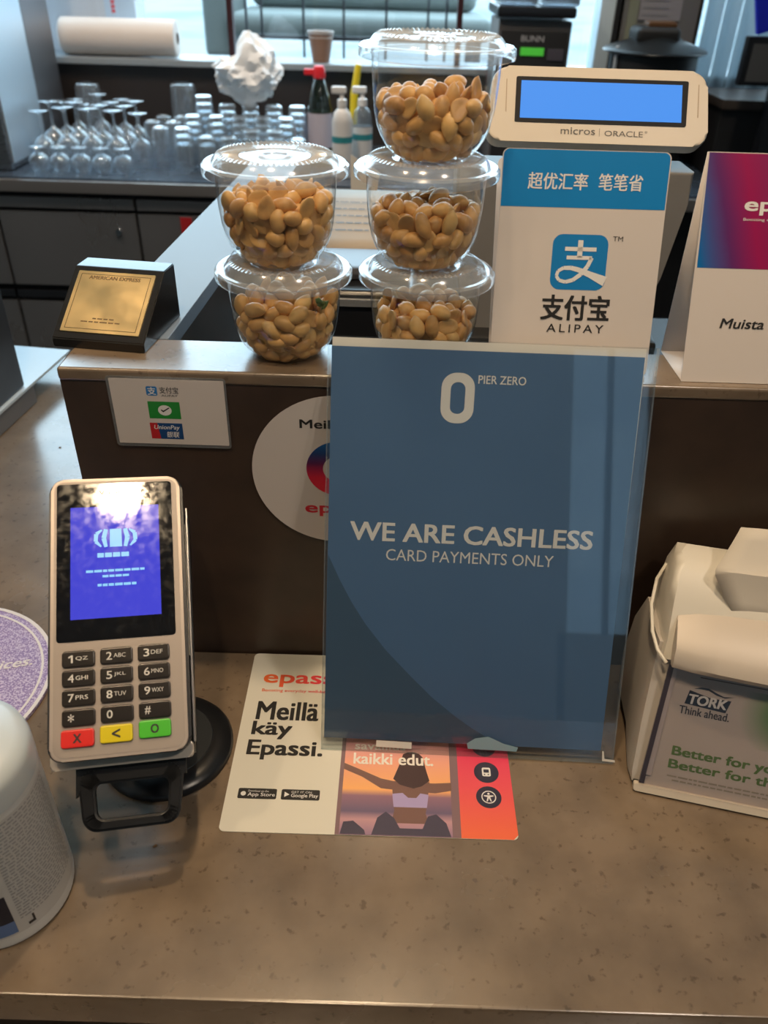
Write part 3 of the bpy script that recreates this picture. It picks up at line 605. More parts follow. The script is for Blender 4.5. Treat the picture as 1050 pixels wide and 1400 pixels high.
for y, z, xl in prof: rs.append([bm.verts.new((x0+xl*.001+u*(.165-xl*.001-x0), y+.0012*math.sin(u*6), z+.0015*math.sin(u*4+y*60))) for u in [i/10 for i in range(11)]])
for a, b2 in zip(rs, rs[1:]):
    for i in range(10): bm.faces.new((a[i], a[i+1], b2[i+1], b2[i]))
nk = link('sheet', bm, mat('napkin_paper', (.62, .57, .50), .85, bump=(25, .15, .002)), NK, ang=22); nk.modifiers.new('ply', 'SOLIDIFY').thickness = .0006

# ------------------------------------------------------------------ peanut cups
CUPH = .0666
def cup_r(z):
    pr = [(0, .0215), (.003, .0255), (.008, .0300), (.014, .0335), (.022, .0362), (.034, .0377), (.06, .0388), (.08, .0388)]
    for (a, ra), (b2, rb) in zip(pr, pr[1:]):
        if z <= b2: return ra+(rb-ra)*(max(z, 0)-a)/(b2-a)
    return .0386
def make_cup(label, loc, group, rz):
    t = thing('peanut_cup', label, 'plastic cup', loc, (0, 0, rz), group)
    prof = [(0, .0022), (.012, .0022), (.0165, .0006), (.0215, .0004), (.0262, .0028), (.0298, .0068), (.0328, .0115), (.0352, .0175), (.0368, .025), (.0379, .035), (.0385, .046), (.0389, .056), (.0405, .0578), (.0425, .0582), (.0432, .0598)]
    link('cup_body', L_(prof, 56), PET, t)
    lp = [(.0448, .0545), (.0466, .0552), (.0470, .0578), (.0466, .0605), (.0450, .0618), (.0428, .0620), (.0410, .0612), (.0395, .0640), (.0372, .0665), (.0345, .0668), (.0325, .0652), (.0265, .0650), (.0225, .0655), (.0215, .0648), (.0120, .0648), (.0105, .0662), (.0085, .0662), (.0075, .0645), (0, .0645)]
    def md(k, i, r, z): return (r, z+(.0012 if i % 2 else 0)) if k in (9, 10, 11) else (r, z)
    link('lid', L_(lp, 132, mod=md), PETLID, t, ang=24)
    return t
LX, LY, RX, RY = .1548, .0395, .2525, .044
cups = [('clear cup of peanuts with a green leaf inside, bottom of the left stack', (LX, LY, H), .053, 0, 0),
        ('clear cup full of pale peanuts, top of the left stack', (LX-.0022, LY, H+CUPH), .0545, 0, 1),
        ('clear cup of peanuts at the bottom of the right stack behind the blue sign', (RX, RY, H), .047, 0, 2),
        ('clear cup of brown peanuts in the middle of the right stack', (RX-.0035, RY, H+CUPH), .046, -.1, 3),
        ('clear cup of golden peanuts at the very top of the right stack', (RX-.001, RY, H+2*CUPH), .044, .22, 4)]
gname = ['peanuts in the bottom cup of the left stack', 'peanuts in the top cup of the left stack', 'peanuts in the bottom cup of the right stack', 'peanuts in the middle cup of the right stack', 'peanuts in the top cup of the right stack']
def nut_mat():
    m = bpy.data.materials.new('roasted_peanut'); m.use_nodes = True; nt = m.node_tree; b = nt.nodes['Principled BSDF']; b.inputs['Roughness'].default_value = .42
    oi = nt.nodes.new('ShaderNodeObjectInfo'); tc = nt.nodes.new('ShaderNodeTexCoord'); n = nt.nodes.new('ShaderNodeTexNoise'); n.inputs['Scale'].default_value = 130; n.inputs['Detail'].default_value = 4
    nt.links.new(tc.outputs['Object'], n.inputs['Vector'])
    r = nt.nodes.new('ShaderNodeValToRGB'); e = r.color_ramp.elements; e[0].position = 0; e[0].color = (.45, .21, .06, 1); e[1].position = 1; e[1].color = (.88, .58, .22, 1); q = e.new(.3); q.color = (.66, .36, .12, 1); q = e.new(.75); q.color = (.78, .46, .16, 1)
    a = nt.nodes.new('ShaderNodeMath'); a.operation = 'MULTIPLY_ADD'; a.inputs[1].default_value = .75
    mm = nt.nodes.new('ShaderNodeMapRange'); mm.inputs['From Min'].default_value = .3; mm.inputs['From Max'].default_value = .7; mm.inputs['To Max'].default_value = .28; nt.links.new(n.outputs['Fac'], mm.inputs['Value'])
    nt.links.new(oi.outputs['Random'], a.inputs[0]); nt.links.new(mm.outputs[0], a.inputs[2]); nt.links.new(a.outputs[0], r.inputs[0]); nt.links.new(r.outputs[0], b.inputs['Base Color'])
    bp = nt.nodes.new('ShaderNodeBump'); bp.inputs['Strength'].default_value = .25; bp.inputs['Distance'].default_value = .0005; nt.links.new(n.outputs['Fac'], bp.inputs['Height']); nt.links.new(bp.outputs[0], b.inputs['Normal'])
    return m
NUT = nut_mat()
def nut_mesh(kind, i):
    """kernel: long axis x, short axis z; whole kernels have a tip and a seam, halves a flat face with a groove"""
    rn = random.Random(40+i); bm = bmesh.new(); bmesh.ops.create_uvsphere(bm, u_segments=14, v_segments=9, radius=1)
    ax, ay, az = {'whole': (.0077, .0053, .0051), 'half': (.0078, .0056, .0034), 'round': (.0064, .0055, .0052), 'long': (.0086, .0049, .0047)}[kind]
    ax *= rn.uniform(.94, 1.06)
    for v in bm.verts:
        x, y, z = v.co.z, v.co.y, v.co.x
        tip = 1-.22*max(x, 0)**2; seam = 0
        if kind in ('whole', 'long') and abs(y) < .22: seam = .16*(1-abs(y)/.22)
        X = x*ax+(.0007 if x > .97 else 0); Y = y*ay*tip; Z = z*az*tip*(1-seam)
        if kind == 'half':
            if z > 0:
                Z = z*az*.22; g = max(0, 1-(y/.45)**2)*max(0, 1-(x/.75)**2); Z -= g*.0011
            Y += .0006*x*x
        v.co = (X, Y+.0004*math.sin(3*x+i), Z)
    bmesh.ops.recalc_face_normals(bm, faces=bm.faces)
    me = bpy.data.meshes.new('peanut'); bm.to_mesh(me); bm.free(); me.materials.append(NUT); me.polygons.foreach_set('use_smooth', [True]*len(me.polygons)); return me
NM = [nut_mesh(k, i) for i, k in enumerate(('whole', 'half', 'whole', 'round', 'long', 'half', 'whole'))]
def pack(seed, top, slope, n):
    g = np.random.default_rng(seed); rad = .0053
    p = np.stack([g.uniform(-.03, .03, n), g.uniform(-.03, .03, n), g.uniform(.008, top+.01, n)], 1)
    zs = np.linspace(0, .08, 81); rs_ = np.array([cup_r(z) for z in zs])
    for it in range(260):
        d = p[:, None]-p[None]; dist = np.sqrt((d**2).sum(-1))+1e-9; np.fill_diagonal(dist, 1)
        ov = np.clip(2*rad-dist, 0, None); p += (d/dist[..., None]*ov[..., None]).sum(1)*.35
        p[:, 2] -= .0004 if it < 200 else .0001
        tz = top-.003+slope*p[:, 0]; p[:, 2] = np.minimum(p[:, 2], tz)
        p[:, 2] = np.maximum(p[:, 2], rad+.0012)
        rr = np.hypot(p[:, 0], p[:, 1])+1e-9; lim = np.interp(p[:, 2]-.002, zs, rs_)-rad-.0006; k = np.where(rr > lim, lim/rr, 1); p[:, :2] *= k[:, None]
    return p
rest = bmesh.new()
for lab, loc, top, slope, ci in cups:
    cp = make_cup(lab, loc, None, .3*ci)
    pts = pack(ci+1, top, slope, int(178*(top/.05)))
    rn = random.Random(100+ci); items = []
    for q in pts:
        v = Vector(q); rr = math.hypot(v.x, v.y)
        rad = Vector((v.x, v.y, -.01 if v.z < .02 else 0)).normalized() if rr > .012 else Vector((rn.uniform(-1, 1), rn.uniform(-1, 1), 1)).normalized()
        if v.z > top-.009+slope*v.x and rr < .027: rad = Vector((rn.uniform(-.6, .6), rn.uniform(-.6, .6), 1)).normalized()
        j = .38; zax = (rad+Vector((rn.uniform(-j, j), rn.uniform(-j, j), rn.uniform(-j, j)))).normalized()
        tmp = Vector((rn.gauss(0, 1), rn.gauss(0, 1), rn.gauss(0, 1))); x = (tmp-zax*tmp.dot(zax)).normalized(); y = zax.cross(x)
        M = Matrix((x, y, zax)).transposed().to_4x4(); M.translation = v+Vector(loc)
        vis = -v.y*1.0+(rr-.02)*.8+(.02 if v.z > top-.012 else 0)
        items.append((vis, M, rn.randrange(len(NM)), v.copy()))
    items.sort(key=lambda a: -a[0])
    for k, (vis, M, mi, v) in enumerate(items):
        if k < 60:
            o = bpy.data.objects.new('peanut', NM[mi]); COL.objects.link(o); o.matrix_world = M
            side = 'left side' if v.x < -.014 else ('right side' if v.x > .014 else ('front' if v.y < 0 else 'back'))
            lay = 'top layer' if v.z > top-.012 else ('upper half' if v.z > top*.5 else ('lower half' if v.z > .014 else 'bottom'))
            tag(o, '%s peanut, %s, %s, in the %s' % (('whole roasted', 'split half', 'whole roasted', 'small round', 'long', 'split half', 'whole roasted')[mi], side, lay, gname[ci].replace('peanuts in the ', '')), 'peanut', gname[ci])
        else:
            nb = len(rest.verts); rest.from_mesh(NM[mi]); rest.verts.ensure_lookup_table(); bmesh.ops.transform(rest, matrix=M, verts=rest.verts[nb:])
rs_o = link('peanut_filling', rest, NUT); tag(rs_o, 'remaining roasted peanuts filling the five clear cups', 'peanuts', kind='stuff')
lf = bmesh.new()
for a, b2, r0 in ((0, 0, 0), (.004, -.002, .6), (-.003, .003, -.7)):
    pts = [(-5, 0), (-2, 2.6), (2, 2.4), (5.5, 0), (2, -2.2), (-2, -2.4)]
    f = flat(lf, [(x*math.cos(r0)-y*math.sin(r0), x*math.sin(r0)+y*math.cos(r0)) for x, y in pts], 0); [setattr(v, 'co', v.co+Vector((a, b2, .0006*abs(r0)))) for v in f.verts]
bmesh.ops.triangulate(lf, faces=lf.faces)
lfo = link('herb_leaf', lf, mat('leaf_green', (.09, .17, .03), .5)); lfo.modifiers.new('leaf_thickness', 'SOLIDIFY').thickness = .0004
a_ = R(-42); lfo.location = (LX+.0368*math.cos(a_), LY+.0368*math.sin(a_), H+.045); lfo.rotation_euler = (R(90), 0, a_+R(90)); lfo.scale = (.8, .8, .8)
tag(lfo, 'small green herb leaf pressed inside the bottom left peanut cup', 'leaf')

# ------------------------------------------------------------------ till behind the ledge
MIC = thing('customer_display', 'beige customer display with a blue screen above the blue-topped card', 'display', (.409, .278, .376), (R(90-30), 0, R(-1.0)))
BEI = mat('beige_plastic', (.62, .545, .45), .4)
link('bezel', P_([(x*(1.0+.045*(55-y)/61), y) for x, y in rrect(-96, -7, 93, 57.5, 13, 6)], -16, 0, bev=3), BEI, MIC)
link('back_shell', P_(rrect(-84, 0, 84, 50, 12, 5), -30, -14, bev=4), mat('till_grey', (.16, .155, .15), .45), MIC)
link('screen_frame', P_(rrect(-75.5, 9.5, 76.5, 48.5, 1.5), -.5, .5), mat('frame_black', (.008, .008, .01), .5, spec=.2), MIC)
ls = link('screen', F_([(-71, 13), (72, 13), (71, 45), (-71, 45)], .7), mat('lcd_blue', s(62, 140, 230), .5, emit=.8, spec=.15), MIC)
MATS['lcd_blue'].node_tree.nodes['Principled BSDF'].inputs['Base Color'].default_value = (.02, .03, .08, 1)
link('grip_line', P_([(-84, 18), (-83, 18), (-83.6, 46), (-84.4, 46)], 0, .3), mat('groove_tan', (.4, .31, .22), .5), MIC)
link('grip_line', P_([(86, 18), (87, 18), (86, 46), (85.3, 46)], 0, .3), MATS['groove_tan'], MIC)
GI = mat('grey_ink', (.10, .09, .08), .5)
text('micros', (-34, .2, -3.5, 6.2), GI, MIC, .3, .01); text('ORACLE', (5, -.4, 39, 4.4), GI, MIC, .3, -.005); text('®', (40.5, 3, 43, 5), GI, MIC, .3)
link('divider_mark', F_([(.2, -1), (.6, -1), (.6, 6), (.2, 6)], .3), GI, MIC)
TL = thing('till_workstation', 'grey till housing with black foot behind the blue-topped card', 'till', (.395, .30, .08))
bm = bmesh.new()
sil = [(-95, 10), (-102, 190), (-98, 268), (102, 268), (112, 255), (92, 120), (80, 112), (-80, 112)]
sil = [(-85, 112), (-98, 140), (-108, 200), (-110, 268), (106, 268), (106, 240), (96, 170), (84, 120), (78, 112)]
prism(bm, sil, -25, 25, bev=3); o = link('housing', bm, mat('till_warm_grey', (.20, .185, .17), .5), TL); o.rotation_euler = (R(90), 0, 0)
link('foot', B(-.09, .10, -.05, .12, 0, .115, bev=.006), MBLACK, TL)
link('foot_trim', B(-.091, .101, -.052, -.049, .075, .079), DSTEEL, TL)
link('neck', T_([(.015, .03, .25), (.015, .03, .29), (.013, .028, .318)], .016, 16), MBLACK, TL)
wt = thing('inner_worktop', 'dark worktop below the ledge carrying till and printer', 'worktop', (0, 0, 0))
link('top', B(.11, 1.3, .058, .62, .05, .08, bev=.002), DARKW, wt)
link('support', B(.11, .13, .1, .6, FLOORZ, .05), DARKW, wt); link('support', B(1.28, 1.3, .1, .6, FLOORZ, .05), DARKW, wt)
RP = thing('receipt_printer', 'black receipt printer between the peanut stacks feeding cream paper', 'printer', (.195, .36, .08))
link('housing', B(-.065, .06, -.09, .07, 0, .15, bev=.008, seg=3), BLACKP, RP)
link('cover', B(-.058, .053, -.06, .06, .15, .164, bev=.006), mat('printer_cover', (.07, .07, .08), .3), RP)
link('silver_strip', B(-.06, .055, -.094, -.088, .136, .143), mat('silver_strip', (.7, .72, .75), .25, .8), RP)
bm = bmesh.new(); rs = []
for y, z in ((.0, .163), (.02, .170), (.05, .177), (.08, .184), (.11, .189), (.15, .190)): rs.append([bm.verts.new((x, y, z)) for x in (-.045, 0, .045)])
for a, b2 in zip(rs, rs[1:]):
    for i in range(2): bm.faces.new((a[i], a[i+1], b2[i+1], b2[i]))
rp_ = link('paper_strip', bm, mat('receipt_cream', (.42, .36, .30), .7), RP); rp_.modifiers.new('ply', 'SOLIDIFY').thickness = .0003
bm = bmesh.new(); rg_ = random.Random(8)
for k in range(5):
    u = .15+k*.14; y = .018+.11*u; z = .1700+.0252*u
    x = -.038
    while x < .03:
        wd = rg_.uniform(.004, .012); quad3(bm, (x, y, z+.0008), (x+wd, y, z+.0008), (x+wd, y+.0022, z+.0014), (x, y+.0022, z+.0014)); x += wd+.002
link('small_print', bm, mat('print_grey', (.25, .25, .26), .5), RP)
nc = thing('white_note', 'small white note stuck on the inner face of the return wing', 'note', (.0668, .085, .175), (R(90), 0, R(87)))
link('sheet', P_(rrect(0, 0, 40, 60, 3), 0, .4), PAPER, nc); bm = bmesh.new(); rg_ = random.Random(9)
for k in range(6): dashes(bm, 4, 36, 12+k*7, 1.5, rg_, .5, 3, 8)
link('small_print', bm, INK, nc)
pc = at(496, 235, .75)
pn = thing('propped_card', 'small white folded card standing behind the peanut stacks', 'card', (pc.x, .75, pc.z-.03), (0, 0, R(-12)))
link('panel', P_([(-18, 0), (22, 0), (24, 30), (-22, 52)], 0, 1), PAPER, pn); pn.children[0].rotation_euler = (R(75), 0, 0)
link('stand_foot', B(-.02, .02, -.004, .03, -.05, 0), mat('card_stand', (.3, .3, .3), .5), pn)
pn.children[1].location = (0, 0, 0)

# ------------------------------------------------------------------ back bar
BY, BZ = 1.93, -.05
bb = thing('back_bar', 'stainless back bar cabinet with a dark worktop under the window', 'bar cabinet', (0, 0, 0))
link('worktop', B(-2.0, 3.0, BY, 2.56, BZ-.012, BZ, bev=.002), mat('glossy_dark_top', (.055, .075, .105), .2, .3, rnoise=(12, .12, .35)), bb)  # dark bluish base colour with low, uneven roughness
link('front_edge', B(-2.0, 3.0, BY-.012, BY+.005, BZ-.04, BZ-.006, bev=.003), mat('edge_steel', (.40, .37, .35), .35, .8), bb)
link('carcass', B(-2.0, 3.0, BY+.02, 2.55, FLOORZ, BZ-.04), mat('cabinet_dark', (.02, .02, .022), .4, .5), bb)
def zat(py, px=100): return at(px, py, BY).z
def xat(px, py=320): return at(px, py, BY).x
DOOR = mat('door_steel', (.34, .33, .33), .36, .75, rnoise=(6, .2, .38, (1, 1, .2)))
edges = [xat(-190), xat(3), xat(190), xat(372), xat(560), xat(750)]
for i in range(5):
    a, b2 = edges[i]+.004, edges[i+1]-.004
    link('drawer_front', B(a, b2, BY+.002, BY+.02, zat(286), zat(271), bev=.002), DOOR, bb)
    d = link('door', B(a, b2, BY+.002, BY+.02, zat(391), zat(291), bev=.002), DOOR, bb)
    lkx = b2-.055; lkz = zat(317, 167)
    bm = bmesh.new(); lathe(bm, [(0, .006), (.009, .006), (.0105, .003), (.0105, 0)], 20); lo_ = link('lock', bm, mat('lock_chrome', (.7, .7, .72), .15, 1), d); lo_.matrix_local = Matrix.Translation((lkx, BY+.002, lkz)) @ Matrix.Rotation(R(90), 4, 'X')
    link('rail', B(a, b2, BY+.0, BY+.02, zat(408), zat(398), bev=.002), DSTEEL, bb)
    d = link('door', B(a, b2, BY+.002, BY+.02, FLOORZ+.1, zat(413), bev=.002), DOOR, bb)
p = at(256, 312, BY+.0); rd = link('red_tag', B(p.x-.018, p.x+.016, BY-.001, BY+.0015, p.z-.03, p.z+.03), mat('tag_red', (.45, .015, .02), .5), None)
tag(rd, 'small red tag on the steel cabinet door behind the return wing', 'tag')

# tall steel unit far left on the back bar
a = at(0, 150, 2.05); b2 = at(92, 85, 2.4)
fu = thing('steel_unit', 'tall stainless unit at the far left of the back bar', 'appliance', (0, 0, BZ))
x1 = at(88, 200, 2.42).x
link('body', B(x1-.5, x1, 1.99, 2.5, 0, .72, bev=.01), STEEL, fu)
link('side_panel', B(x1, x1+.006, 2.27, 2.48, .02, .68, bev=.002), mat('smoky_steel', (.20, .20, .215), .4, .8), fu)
link('side_panel', B(x1, x1+.006, 2.0, 2.265, .02, .68, bev=.002), mat('daylit_steel', (.62, .74, .84), .38, .7), fu)  # near half coloured light and bluish, as daylight on the steel
xe = at(12, 180, 2.03).x
link('front_door', B(x1-.45, x1-.07, 1.96, 1.99, .05, .66, bev=.006), mat('blue_steel', (.5, .6, .68), .3, .9), fu)
link('handle', T_([(x1-.11, 1.962, .2), (x1-.11, 1.935, .22), (x1-.11, 1.935, .45), (x1-.11, 1.962, .47)], .007, 10), STEEL, fu)

# ---- glasses
def wine_glass_mesh():
    bm = L_([(.031, 0), (.034, .012), (.0385, .035), (.040, .055), (.036, .075), (.024, .091), (.008, .100), (.0042, .108), (.0038, .165), (.006, .172), (.02, .178), (.034, .1815), (.034, .183), (0, .1835)], 28)
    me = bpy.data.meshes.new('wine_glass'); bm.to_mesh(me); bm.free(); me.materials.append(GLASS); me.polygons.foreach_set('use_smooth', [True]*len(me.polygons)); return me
def tumbler_mesh(h=.085, r0=.036, r1=.028, name='tumbler'):
    bm = L_([(r0, 0), (r0*.99, h*.3), (r1+.002, h*.88), (r1, h*.97), (r1-.003, h), (r1-.006, h-.002), (0, h-.004)], 24)
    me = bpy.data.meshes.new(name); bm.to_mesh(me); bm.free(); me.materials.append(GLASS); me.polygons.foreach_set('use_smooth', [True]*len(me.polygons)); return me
WG, TM = wine_glass_mesh(), tumbler_mesh(); TALL = tumbler_mesh(.15, .037, .033, 'tall_glass'); SN = None
bm = L_([(.026, 0), (.034, .012), (.041, .03), (.041, .045), (.033, .062), (.018, .072), (.005, .077), (.0045, .09), (.012, .094), (.032, .097), (.032, .0985), (0, .099)], 28)
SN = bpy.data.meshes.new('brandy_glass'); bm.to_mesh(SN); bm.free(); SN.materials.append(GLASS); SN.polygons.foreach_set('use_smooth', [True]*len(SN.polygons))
def glass(me, name, px, Y, label, cat, group, z=BZ, sc=1):
    p = at(px, 200, Y); o = bpy.data.objects.new(name, me); COL.objects.link(o); o.location = (p.x, Y, z+.0003); o.scale = (sc,)*3; o.rotation_euler.z = random.uniform(0, 6)
    return tag(o, label, cat, group)
rn = random.Random(21)
ORD = ['first', 'second', 'third', 'fourth', 'fifth', 'sixth']
for Y, row, pxs in ((2.09, 'front', (62, 95, 128, 161, 194)), (2.175, 'second', (78, 111, 144, 177)), (2.26, 'third', (97, 129, 161, 192)), (2.345, 'rear', (114, 145, 176))):
    for k, px in enumerate(pxs):
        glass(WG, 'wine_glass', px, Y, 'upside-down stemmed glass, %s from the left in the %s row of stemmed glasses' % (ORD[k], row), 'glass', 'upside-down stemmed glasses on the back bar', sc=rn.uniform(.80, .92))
for k, px in enumerate((50, 79, 108, 137, 166)):
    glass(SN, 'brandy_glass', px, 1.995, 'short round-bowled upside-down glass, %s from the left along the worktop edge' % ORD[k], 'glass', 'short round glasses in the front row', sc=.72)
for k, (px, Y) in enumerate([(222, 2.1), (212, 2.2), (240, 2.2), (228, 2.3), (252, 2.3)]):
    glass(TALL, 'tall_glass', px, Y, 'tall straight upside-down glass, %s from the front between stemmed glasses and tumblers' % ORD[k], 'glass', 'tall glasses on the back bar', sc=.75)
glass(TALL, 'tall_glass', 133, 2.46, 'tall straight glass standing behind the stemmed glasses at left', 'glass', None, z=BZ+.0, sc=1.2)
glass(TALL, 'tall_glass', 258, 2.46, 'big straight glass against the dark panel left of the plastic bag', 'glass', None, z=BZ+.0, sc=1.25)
for Y, row, cols in ((2.06, 'front', ((252, 3), (283, 2), (314, 2), (345, 3), (376, 3), (407, 2))), (2.14, 'middle', ((268, 4), (299, 4), (330, 4), (361, 4), (392, 4))), (2.22, 'rear', ((284, 6), (315, 5), (346, 5), (377, 5), (408, 5)))):
    for c_, (px, n) in enumerate(cols):
        for k in range(n):
            lev = 'topmost' if k == n-1 else ('lowest' if k == 0 else ORD[k]+' from the bottom')
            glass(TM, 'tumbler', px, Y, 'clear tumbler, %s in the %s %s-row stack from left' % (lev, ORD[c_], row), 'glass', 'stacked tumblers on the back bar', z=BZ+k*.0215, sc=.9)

# crumpled white plastic bag on the glasses
random.seed(4)
p = at(344, 100, 2.3); bm = bmesh.new(); bmesh.ops.create_icosphere(bm, subdivisions=4, radius=1)
from mathutils import noise as mn
for v in bm.verts:
    d = v.co.normalized(); k = 1+.35*mn.noise(d*1.8)+.3*abs(mn.noise(d*3.5+Vector((3, 1, 2))))+.2*abs(mn.noise(d*8))+.1*mn.noise(d*17)-.08
    x, y, z = d.x*.095*k, d.y*.07*k, d.z*.065*k
    if d.z > .2: z += .075*(d.z-.2)**1.5*max(0, 1-abs(d.x-.1)*1.6)*1.0
    v.co = (x, y, z)
bg_ = link('plastic_bag', bm, mat('white_film', (.80, .80, .80), .45), ang=25); bg_.location = (p.x, 2.27, BZ+.085+.0225*4+.063)
tag(bg_, 'crumpled white plastic bag sitting on the tumbler stacks', 'bag')

# roll and box on the sill
p = at(165, 62, 2.56); ROLL = thing('film_roll', 'thick cream roll lying on the sill at upper left', 'roll', (p.x, 2.60, SILLZ+.056))
xl, xr = at(82, 62, 2.56).x-p.x, at(240, 62, 2.56).x-p.x
bm = L_([(.018, 0), (.048, 0), (.054, .004), (.055, .02), (.055, xr-xl-.02), (.053, xr-xl-.003), (.048, xr-xl), (.018, xr-xl)], 36)
o = link('wound_film', bm, mat('roll_cream', (.62, .55, .50), .5), ROLL); o.matrix_local = Matrix.Translation((xl, 0, 0)) @ Matrix.Rotation(R(90), 4, 'Y')
o = link('core', L_([(.0182, -.001), (.0182, xr-xl+.0005), (.014, xr-xl+.0005), (.014, -.001)], 24), mat('core_card', (.12, .08, .06), .7), ROLL); o.matrix_local = Matrix.Translation((xl, 0, 0)) @ Matrix.Rotation(R(90), 4, 'Y')
p = at(140, 20, 2.72); xa, xb, xc = at(72, 20, 2.72).x, at(170, 20, 2.72).x, at(211, 20, 2.72).x
BXo = thing('white_carton', 'white carton with a red line of print standing behind the cream roll', 'box', ((xa+xb)/2, 2.74, SILLZ))
wd = (xc-xa)/2
link('carton', B(-wd, wd, -.02, .1, -.0, .26, bev=.002), mat('carton_white', (.52, .53, .56), .6), BXo)
link('pale_stripe', B(wd-(xc-xb), wd-.002, -.0208, -.0198, .02, .255), mat('carton_pale_blue', (.45, .55, .66), .6), BXo)
bm = bmesh.new()
xr_ = wd-(xc-xb)*.78
for k in range(9): box(bm, xr_, xr_+.012, -.0215, -.0206, .12+k*.0135, .13+k*.0135)
link('red_print', bm, mat('print_red', (.6, .04, .05), .5), BXo)
bx2 = [o for o in BXo.children]
BXo.location.y = 2.70; BXo.location.z = SILLZ

# bottles
p = at(438, 190, 2.2); BT = thing('red_capped_bottle', 'clear bottle with a red cap and pale label on the back bar', 'bottle', (p.x, 2.2, BZ))
zt_ = at(438, 90, 2.2).z-BZ
link('bottle_body', L_([(0, 0), (.034, 0), (.037, .006), (.037, zt_*.58), (.030, zt_*.72), (.016, zt_*.86), (.014, zt_*.9)], 28), clear('bottle_dark', (.45, .55, .45), 2, .08), BT)
link('cap', L_([(.017, zt_*.88), (.019, zt_*.9), (.018, zt_*.97), (.014, zt_), (0, zt_)], 20), mat('cap_red', (.65, .02, .03), .4), BT)
link('spout', B(-.045, -.01, -.008, .008, zt_*.91, zt_*.97, bev=.003), MATS['cap_red'], BT)
link('label', L_([(.0376, zt_*.2), (.0376, zt_*.55)], 28), mat('bottle_label', (.45, .40, .45), .6), BT)
link('liquid', L_([(0, .003), (.034, .003), (.0345, zt_*.35), (0, zt_*.35)], 24), mat('dark_green_liquid', (.03, .06, .02), .2), BT)
for px, Y, lab, k in ((468, 2.05, 'white pump bottle with a teal stripe behind the left peanut stack', 1.0), (495, 2.12, 'clear pump bottle with white label right of the white pump bottle', 1.0)):
    p = at(px, 200, Y); zt_ = at(px, 118, Y).z-BZ; PB = thing('pump_bottle', lab, 'bottle', (p.x, Y, BZ))
    wm = mat('pump_white', (.66, .64, .62), .4)
    link('bottle_body', L_([(0, 0), (.028, 0), (.03, .005), (.03, zt_*.62), (.024, zt_*.72), (.012, zt_*.77), (.012, zt_*.79)], 28), wm if px < 480 else clear('pump_clear', (.8, .86, .9), 2, .08, .1), PB)
    link('collar', L_([(.0135, zt_*.78), (.0135, zt_*.86), (.006, zt_*.87), (.006, zt_*.92)], 20), wm, PB)
    link('pump_head', B(-.03, .012, -.008, .008, zt_*.92, zt_, bev=.004), wm, PB)
    link('stripe', L_([(.0304, zt_*.40), (.0304, zt_*.47)], 28), mat('teal_band', (.03, .25, .28), .5), PB)
    if px > 480: link('label', L_([(.0302, zt_*.08), (.0302, zt_*.55)], 28), wm, PB)
p = at(486, 130, 2.3); p2 = at(490, 88, 2.3)
yl = link('yellow_handle', T_([(p.x-.01, 2.3, BZ+.0005), (p.x-.004, 2.3, p.z), (p2.x, 2.3, p2.z)], [.012, .012, .010], 12), mat('yellow_plastic', (.75, .58, .02), .4)); tag(yl, 'yellow handled tool standing behind the pump bottles', 'tool')
p = at(439, 80, 2.6); CPo = thing('paper_coffee_cup', 'brown paper coffee cup with a pale rim on the window sill', 'paper cup', (p.x, 2.6, SILLZ))
hh = at(439, 42, 2.6).z-SILLZ
link('cup_wall', L_([(0, .002), (.028, .001), (.029, .003), (.042, hh-.008), (.0425, hh-.008)], 28), mat('kraft_brown', (.22, .12, .08), .6), CPo)
link('rim', L_([(.0425, hh-.009), (.0445, hh-.006), (.044, hh-.001), (.041, hh-.002), (.0405, hh-.02)], 28), mat('cup_rim', (.4, .36, .34), .5), CPo)

# coffee brewer
p = at(728, 60, 2.3); xa, xb = at(675, 60, 2.3).x-p.x, at(782, 60, 2.3).x-p.x
BR_ = thing('coffee_brewer', 'black and grey coffee brewer with a green button behind the customer display', 'coffee machine', (p.x, 2.3, BZ))
za = lambda py: at(728, py, 2.3).z-BZ
link('housing', B(xa+.01, xb-.006, 0.002, .25, 0, za(28), bev=.004), mat('brewer_grey', (.13, .12, .115), .45, .3), BR_)
link('front_panel', B(xa+.018, xb-.014, -.006, .004, .02, za(42), bev=.003), MBLACK, BR_)
link('top_module', B(xa, xb, -.02, .27, za(24), za(8), bev=.008), BLACKP, BR_)
for q in (0, 1):
    link('hopper', B(xa+.008+q*.125, xa+.12+q*.125, .0, .2, za(8), za(-40), bev=.008), clear('hopper_clear', (.3, .33, .36), 1.5, .1, .1), BR_)
g = link('green_button', B(at(711, 70, 2.3).x-p.x, at(743, 70, 2.3).x-p.x, -.009, -.005, za(76), za(65), bev=.001), mat('button_green', (.06, .42, .04), .4, emit=.35), BR_)
link('grey_button', B(at(748, 70, 2.3).x-p.x, at(770, 70, 2.3).x-p.x, -.009, -.005, za(82), za(66), bev=.001), mat('button_grey', (.06, .055, .07), .4), BR_)
t = text('BUNN', (0, 0, 68, 16), mat('brand_grey', (.3, .3, .31), .4), BR_, .5, .03); t.rotation_euler = (R(90), 0, 0); t.location = (at(712, 55, 2.3).x-p.x, -.0075, za(57))

